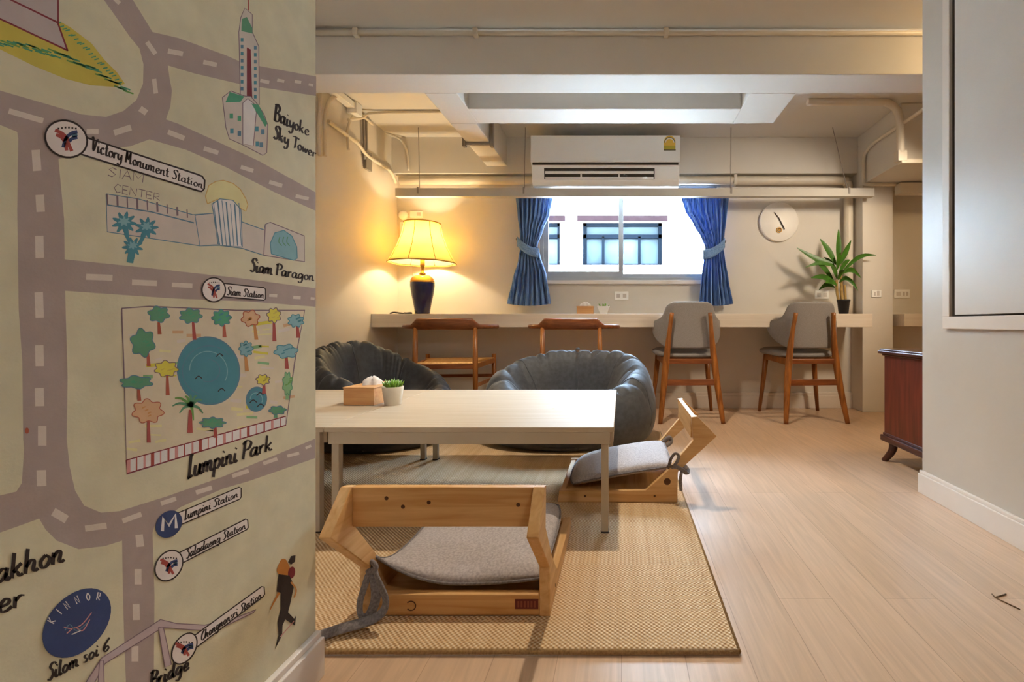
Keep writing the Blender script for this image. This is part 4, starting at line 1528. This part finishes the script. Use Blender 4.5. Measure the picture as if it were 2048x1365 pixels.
MB().box(X0 - .042, X0 + .042, -.2636, -.2632, ZB + .002, ZB + .03).build('sticker_band', mat('sticker_olive', '#b8a830', .5), sto)
MB().box(X0 - .044, X0 + .044, -.2640, -.2632, ZB - .006, ZB + .002).build('sticker_foot', mat('sticker_dark', '#57502a', .5), sto)

# ------------------------------------------------------------------ clock
ck = thing('wall_clock', 'round white wall clock with dark hands and small gold gear', 'clock', (1.267, YB, 1.50))
MB().lathe([(0, .028), (.150, .028), (.157, .024), (.158, .0), (0, 0)], 56, (0, 0, 0), axis='y').build('clock_face', mat('clock_white', '#f6f1ea', .4, var=.01), ck)
MB().bar((-.042, -.032, .074), (.0, -.032, .02), .010, .004, .008).build('hour_hand', M_BLACK, ck)
MB().bar((-.008, -.035, .03), (.04, -.035, -.062), .013, .004, .009).build('minute_hand', M_BLACK, ck)
g = MB()
g.tube([(-.004 + .020 * math.cos(t), -.032, -.068 + .020 * math.sin(t)) for t in [2 * math.pi * k / 24 for k in range(25)]], .0032, 6, caps=False)
g.tube([(-.004 + .008 * math.cos(t), -.032, -.066 + .008 * math.sin(t)) for t in [2 * math.pi * k / 14 for k in range(15)]], .003, 6, caps=False)
for k in range(4):
    a = math.pi * k / 4
    g.tube([(-.004 - .02 * math.cos(a), -.032, -.068 - .02 * math.sin(a)), (-.004 + .02 * math.cos(a), -.032, -.068 + .02 * math.sin(a))], .0016, 5)
g.build('gear', M_BRASS, ck)


# ------------------------------------------------------------------ wall fittings
def plate(name, label, cat, x, z, w, h, y, holes, group='wall sockets and switches'):
    r = thing(name, label, cat, (x, y, z), 0, group)
    MB().box(-w / 2, w / 2, -.010, 0, -h / 2, h / 2).build('face_plate', M_WHITE, r, bevel=.003)
    for hx, hz, hw2, hh2 in holes:
        MB().box(hx - hw2, hx + hw2, -.0125, -.009, hz - hh2, hz + hh2).build('insert', mat('insert_plastic', '#cfc8c2', .4), r, bevel=.001)
    return r


plate('power_socket', 'white power socket under the window', 'socket', 0, .68 + 56 / F * YB, .112, .068, YB, ((-.025, 0, .014, .016), (.025, 0, .014, .016)))
plate('power_socket', 'white double socket on the far right wall, above the short shelf', 'socket', 560 / F * YB, .68 + 60 / F * YB, .125, .07, YB, ((-.03, 0, .016, .016), (.012, 0, .008, .016), (.04, 0, .008, .016)))
plate('power_socket', 'white socket behind the leafy plant', 'socket', 400 / F * YB, .68 + 58 / F * YB, .112, .068, YB, ((-.025, 0, .014, .016), (.025, 0, .014, .016)))
plate('light_switch', 'small switch on the pillar face, beside the leafy plant', 'switch', 509 / F * 3.58, .68 + 60 / F * 3.58, .075, .055, 3.58, ((-.014, 0, .006, .014), (.012, .004, .009, .018)))
plate('breaker_box', 'small breaker box on the wall behind the lamp shade', 'box', -1.735, 1.445, .105, .115, YB, ((0, .02, .03, .02),), 'wall fittings behind the lamp')
plate('power_socket', 'small socket high on the wall above the lamp shade', 'socket', -1.655, 1.565, .105, .055, YB, ((.02, 0, .014, .014),))
o = MB().lathe([(0, .03), (.022, .03), (.036, .018), (.038, 0), (0, 0)], 28, (-1.76, YB, 1.555), axis='y').build('wall_dome', M_WHITE)
tag(o, 'round white wall fitting in the corner, above the breaker box', 'fitting')

# hanging trunking on wires
tr = thing('hanging_trunking', 'long white cable trunking hung by wires above the window', 'trunking', (.1, 3.50, 1.632))
MB().box(-1.79, 1.79, -.03, .03, 0, .062).build('trunking_body', mat('trunking_paint', '#c3bcb0', .5, var=.03), tr, bevel=.003)
for x, x2 in ((-1.62, -1.62), (-.83, -.82), (.72, .72), (1.60, 1.48)):
    MB().tube([(x, 0, .06), (x2, -.02, CEIL - 1.632)], .0022, 6).build('hanger_wire', M_PIPEG, tr)
    MB().box(x - .006, x + .006, -.034, -.03, .02, .07).build('hanger_clip', M_PIPEG, tr)


def pipe(name, label, pts, r, m=M_PIPE, cat='pipe', sm=5, clips=(), grp=None):
    pts = [tuple(p) for p in pts]
    q = smooth_pts(pts, sm) if sm else pts
    if not clips:
        o_ = MB().tube(q, r, 12).build(name, m)
        return tag(o_, label, cat, grp)
    rt = thing(name, label, cat, q[0], 0, grp)
    off = Vector(q[0])
    MB().tube([Vector(p) - off for p in q], r, 12).build('pipe_run', m, rt)
    for c_ in clips:
        c_ = Vector(c_) - off
        MB().box(c_.x - .012, c_.x + .012, c_.y - r - .004, c_.y + r + .004, c_.z - r - .006, c_.z + r + .006).build('clip', m, rt, bevel=.003)
    return rt


# pipe along the ceiling/beam joint
pipe('conduit', 'pale conduit running along the top of the near ceiling beam', [(XL + .02, 2.296, 2.118), (XR - .1, 2.296, 2.118)], .0125, clips=[(-1.31, 2.296, 2.118), (-.72, 2.296, 2.118), (.22, 2.296, 2.118)], sm=0)
# drain pipe along the back wall under the bulkhead, turning down by the pillar
pipe('drain_pipe', 'thick white pipe along the back wall, turning down beside the pillar', [(XL + .05, 3.70, 1.82), (1.0, 3.70, 1.82), (1.72, 3.70, 1.82), (1.79, 3.70, 1.80), (1.805, 3.70, 1.72), (1.805, 3.70, 1.2), (1.805, 3.70, .752)], .034, sm=3, clips=[(.9, 3.70, 1.82)])


def LW(u, v, x=XL + .02):
    Y = x * F / (u - U0)
    return Vector((x, Y, HC + (V0 - v) / F * Y))


G = 'conduits on the left wall'
jt = thing('ceiling_trunking', 'white trunking along the top of the left wall, ending in a box', 'trunking', (XL + .03, 2.6, 2.12))
MB().box(-.025, .025, -.3, .46, -.02, .02).build('trunking_body', M_WHITE, jt, bevel=.003)
MB().box(-.028, .036, .46, .53, -.05, .026).build('end_box', M_WHITE, jt, bevel=.003)
pipe('conduit', 'thin conduit dropping down the left wall, closest to the mural wall', [LW(641, 182), LW(639, 225), LW(637, 260), LW(640, 312)], .010, M_PIPE, 'conduit', grp=G)
pipe('conduit', 'curved conduit dropping from the white ceiling box on the left wall', [LW(672, 192), LW(657, 205), LW(650, 234), LW(649, 270), LW(650, 312)], .011, M_PIPE, 'conduit', grp=G)
pipe('conduit', 'slanting conduit running back along the left wall towards the lamp corner', [LW(657, 243), LW(694, 271), LW(716, 288), LW(734, 311), LW(758, 327), LW(780, 342), LW(792, 366)], .012, M_PIPE, 'conduit', grp=G)
pipe('cable', 'cable arching from the grey bracket across to the back bulkhead', [LW(697, 300), LW(695, 262), LW(703, 238), LW(716, 228), LW(735, 240), P(757, 260, 3.52), P(785, 271, 3.6), P(803, 281, 3.63), P(814, 303, 3.64), P(817, 341, 3.64)], .009, M_PIPE, 'cable')
pipe('conduit', 'conduit across the ceiling above the lamp, left of the ceiling beam', [LW(697, 240), (XL + .035, 3.18, 2.09), (XL + .10, 3.20, 2.13), (-1.4, 3.20, 2.137), (-1.06, 3.20, 2.137)], .010, M_PIPE, 'conduit', grp=G)
bk = thing('wall_bracket', 'grey metal bracket plate and rods on the left wall, under the arching cable', 'bracket', (XL, 3.29, 1.77))
MB().box(0, .022, -.03, .045, 0, .13).build('bracket_plate', M_PIPEG, bk, bevel=.002)
for y_ in (-.04, -.005):
    MB().tube([(.014, y_, .06), (.014, y_ - .01, .25), (.014, y_ - .015, .36)], .008, 10).build('bracket_rod', M_PIPEG, bk)
cb = thing('beam_clamp', 'grey clamp and crossbar under the left ceiling beam', 'clamp', (-.98, 3.18, 1.90))
MB().box(-.085, .10, -.012, .012, 0, .018).build('crossbar', M_PIPEG, cb, bevel=.002)
MB().box(-.105, -.083, -.02, .02, -.01, .12).build('clamp_side', M_PIPEG, cb, bevel=.002)
MB().box(.083, .105, -.02, .02, -.01, .16).build('clamp_side', M_PIPEG, cb, bevel=.002)
# right side
pipe('conduit', 'thick conduit bending down the right ceiling beam', [(1.22, 3.05, 2.137), (1.66, 3.05, 2.137), (1.74, 3.05, 2.13), (1.80, 3.05, 2.09), (1.825, 3.05, 2.0), (1.83, 3.05, 1.80)], .024, M_PIPE, 'conduit', grp='conduits at the right beam')
MBp = thing('pipe_elbow', 'square elbow under the thick conduit at the right beam', 'elbow', (1.84, 3.06, 1.70))
MB().box(-.035, .025, -.03, .025, .045, .115).build('socket_joint', M_PIPE, MBp, bevel=.004)
MB().box(-.012, .70, -.028, .022, .03, .058).build('elbow_arm', M_PIPE, MBp, bevel=.004)
XB = 1.842
pipe('conduit', 'thin conduit slanting along the right beam and turning down at the pillar', [(XB, 2.55, 1.99), (XB, 2.87, 1.99), (XB, 3.35, 2.0), (XB, 3.48, 1.985), (XB, 3.535, 1.95), (XB, 3.54, 1.86), (XB, 3.54, 1.765), (XB + .03, 3.54, 1.742), (2.085, 3.54, 1.738)], .012, M_PIPE, 'conduit', grp='conduits at the right beam')
jb = MB().box(2.10, 2.55, 3.50, 3.575, 1.665, 1.745).build('junction_box', M_PIPE, bevel=.004)
tag(jb, 'pale box on the wall under the right ceiling beam, at the trunking end', 'box')

# ------------------------------------------------------------------ plant on the counter
PX, PY = 444 / F * 3.52, 3.52
pt = thing('potted_plant', 'leafy green cane plant in a small black pot on the counter end', 'plant', (PX, PY, .752))
MB().lathe([(0, 0), (.034, 0), (.044, .098), (.048, .098), (.048, .11), (.042, .11), (.040, .096), (0, .094)], 28).build('pot', M_POTB, pt)
MB().lathe([(0, .099), (.039, .096)], 20).build('soil', M_SOIL, pt)


def rel(u, v, dy=0.0):
    return P(u, v, PY + dy) - Vector((PX, PY, .752))


for pts, r in (([(-.006, 0, .09), (-.012, .005, .16), (-.016, 0, .24), (-.02, 0, .30)], .011), ([(-.03, .01, .09), (-.045, .01, .17), (-.05, .005, .26)], .010), ([(.012, -.01, .09), (.012, -.005, .16), (.008, 0, .22)], .008)):
    MB().tube(smooth_pts(pts, 4), r, 10).build('cane', M_STEM, pt)
lf = MB()


def leaf(b, t, w, bend=.0, side=None):
    b, t = Vector(b), Vector(t)
    n = 10
    d = (t - b)
    sd = Vector(side) if side else Vector((d.z, .25 * d.length, -d.x))
    sd = sd.normalized()
    up = sd.cross(d.normalized())
    Lr = []
    for i in range(n + 1):
        k = i / n
        c = b + d * k + Vector((0, 0, bend * math.sin(math.pi * k)))
        ww = w * (math.sin(math.pi * (k * .93 + .04)) ** .8) * (1.12 - .35 * k)
        Lr.append([lf.bm.verts.new(c - sd * ww + up * ww * .25), lf.bm.verts.new(c), lf.bm.verts.new(c + sd * ww + up * ww * .25)])
    for i in range(n):
        for j in range(2):
            lf.face([Lr[i][j], Lr[i][j + 1], Lr[i + 1][j + 1], Lr[i + 1][j]], 0, True)


LEAVES = [((1668, 528), (1594, 496), .02, -.02, .022), ((1672, 530), (1640, 478), .0, .01, .026), ((1676, 526), (1677, 459), .02, 0, .026), ((1678, 530), (1702, 481), -.03, .0, .024),
          ((1682, 548), (1752, 511), -.02, .055, .018), ((1672, 535), (1611, 535), -.05, .03, .016), ((1668, 565), (1626, 518), -.03, .02, .022), ((1672, 570), (1622, 556), -.08, .03, .024),
          ((1674, 572), (1650, 566), -.10, .02, .022), ((1680, 550), (1722, 556), .03, .05, .02), ((1682, 560), (1716, 582), -.05, .04, .016), ((1678, 545), (1700, 520), .06, .02, .02),
          ((1672, 545), (1648, 515), .07, .02, .02), ((1676, 560), (1690, 540), -.10, .03, .024), ((1674, 558), (1662, 534), -.10, .02, .024), ((1670, 575), (1638, 580), .05, .03, .02),
          ((1678, 566), (1704, 562), -.09, .03, .018), ((1674, 540), (1680, 505), -.06, .02, .022)]
for (bu, bv), (tu, tv), dy, bend, w in LEAVES:
    leaf(rel(bu, bv, 0), rel(tu, tv, dy), w, bend)
lf.build('foliage', M_LEAF, pt)


# ------------------------------------------------------------------ tissue boxes and little pots
def tissue_box(label, loc, rz, w, d, h, flare=0.0):
    r = thing('tissue_box', label, 'tissue box', loc, rz)
    mb = MB()
    if flare:
        mb.prism([(-w / 2 + flare, 0), (w / 2 - flare, 0), (w / 2, h), (-w / 2, h)], -d / 2, d / 2, lambda p, q: (p[0], q, p[1]))
    else:
        mb.box(-w / 2, w / 2, -d / 2, d / 2, 0, h - .006)
        mb.box(-w / 2 - .002, w / 2 + .002, -d / 2 - .002, d / 2 + .002, h - .006, h)
    mb.build('box_body', M_TBOX, r, bevel=.002)
    mb = MB()
    n = 16
    rings = []
    rnd = random.Random(int(w * 1000))
    for z, q in ((0, .32), (.008, .30), (.018, .24), (.026, .16), (.03, .06)):
        rings.append([mb.bm.verts.new((q * w * math.cos(2 * math.pi * k / n) * (1 + .25 * math.sin(k * 2.4 + z * 90)), q * d * .6 * math.sin(2 * math.pi * k / n) * (1 + .3 * math.cos(k * 1.7 + z * 60)), h + z * (1 + .2 * math.sin(k * 1.9)))) for k in range(n)])
    for i in range(len(rings) - 1):
        for k in range(n):
            mb.face([rings[i][k], rings[i][(k + 1) % n], rings[i + 1][(k + 1) % n], rings[i + 1][k]], 0, True)
    mb.face(rings[-1])
    mb.build('tissue', M_TISSUE, r)
    return r


tissue_box('wooden tissue box on the low tables, beside the small succulent', (-1.05, 1.965, .352), math.radians(-3), .127, .20, .073)
p = P(1171, 627, 3.56)
tissue_box('small wooden tissue box on the counter under the window', (p.x, 3.56, .752), 0, .125, .11, .062)


def little_pot(label, loc, r0, r1, h, square, nleaf, lh, seed, M):
    r = thing('succulent_pot', label, 'plant', loc)
    seg = 4 if square else 32
    MB().lathe([(0, 0), (r0, 0), (r1, h), (r1 * .9, h), (r1 * .86, h - .008), (0, h - .008)], seg, smooth=not square).build('pot', M, r, bevel=.001, rot=(0, 0, math.radians(45) if square else 0))
    rnd = random.Random(seed)
    mb = MB()
    for i in range(nleaf):
        a = rnd.uniform(0, 6.28)
        e = rnd.uniform(.1, 1.0)
        q = rnd.uniform(0, .55) * r1
        b = Vector((q * math.cos(a), q * math.sin(a), h - .006))
        tip = b + Vector((math.cos(a) * e, math.sin(a) * e, 1.1)).normalized() * lh * rnd.uniform(.7, 1.1)
        mid = (b + tip) / 2 + Vector((math.cos(a), math.sin(a), 0)) * lh * .12
        mb.tube([b, mid, tip], [lh * .10, lh * .13, lh * .01], 6)
    mb.build('succulent_leaves', M_SUCC, r)
    return r


little_pot('small succulent in a pale round pot on the low table', ((782 - U0) / F * 1.87, 1.885, .352), .031, .041, .074, False, 60, .036, 3, M_POTW)
p = P(1207, 627, 3.55)
little_pot('tiny plant in a white square pot on the counter under the window', (p.x, 3.55, .752), .034, .066, .062, True, 12, .032, 5, M_WHITE)
# flat bits left of the lamp
cbl = MB().tube(smooth_pts([(-1.72, 3.46, .758), (-1.68, 3.44, .764), (-1.63, 3.47, .757), (-1.60, 3.45, .758), (-1.575, 3.47, .762), (-1.56, 3.45, .758), (-1.585, 3.43, .758), (-1.61, 3.45, .760)], 6), .006, 8).build('loose_cable', M_BLACK)
tag(cbl, 'dark loose cable lying on the counter, left of the lamp', 'cable')
tw = MB().tube([P(1985, 1193, 1.1619), P(1990, 1196, 1.154)], .0012, 6)
tw = MB()
A_ = [(1984, 1190), (1990, 1197), (2040, 1221)]
B_ = [(1990, 1197), (2012, 1190)]
for L_ in (A_, B_):
    tw.tube([Vector(((u - U0) * HC / (v - V0), F * HC / (v - V0), .0016)) for u, v in L_], .0015, 6)
tag(tw.build('twig', mat('twig_brown', '#6b563e', .8, var=.1)), 'thin dark V shaped twig scrap on the wooden floor', 'twig')

# ------------------------------------------------------------------ mahogany cabinet
cab = thing('side_cabinet', 'dark mahogany cabinet on splayed feet, half hidden behind the right wall', 'cabinet', (1.53, 2.11, 0))
bx, by = .225, .20
MB().box(-bx, bx, -by, by, .14, .528).build('cabinet_body', M_MAHOG, cab, bevel=.003)
mb = MB()
mb.box(-bx - .008, bx + .008, -by - .008, by + .008, .522, .532)
mb.box(-bx - .022, bx + .022, -by - .022, by + .022, .532, .548)
mb.box(-bx - .016, bx + .016, -by - .016, by + .016, .548, .557)
mb.build('cabinet_top', M_MAHOGT, cab, bevel=.004)
mb = MB()
mb.box(-bx - .014, bx + .014, -by - .014, by + .014, .100, .130)
mb.box(-bx - .006, bx + .006, -by - .006, by + .006, .130, .142)
mb.build('plinth_moulding', M_MAHOGT, cab, bevel=.005)
for sx in (-1, 1):
    for sy in (-1, 1):
        q = smooth_pts([(sx * (bx - .03), sy * (by - .03), .104), (sx * (bx - .025), sy * (by - .028), .06), (sx * (bx - .008), sy * (by - .012), .02), (sx * (bx + .004), sy * (by + .0), 0)], 4)
        MB().tube(q, .022, 10, r2=.012).build('foot', M_MAHOGT, cab)
for z in (.25, .43):
    d_ = MB().box(-bx + .02, bx - .02, -by - .006, -by, z - .085, z + .085).build('drawer', M_MAHOG, cab, bevel=.003)
    MB().lathe([(0, .02), (.010, .018), (.012, .010), (.006, 0)], 14, (0, -by - .006, z), axis='y').build('knob', M_BRASS, d_)
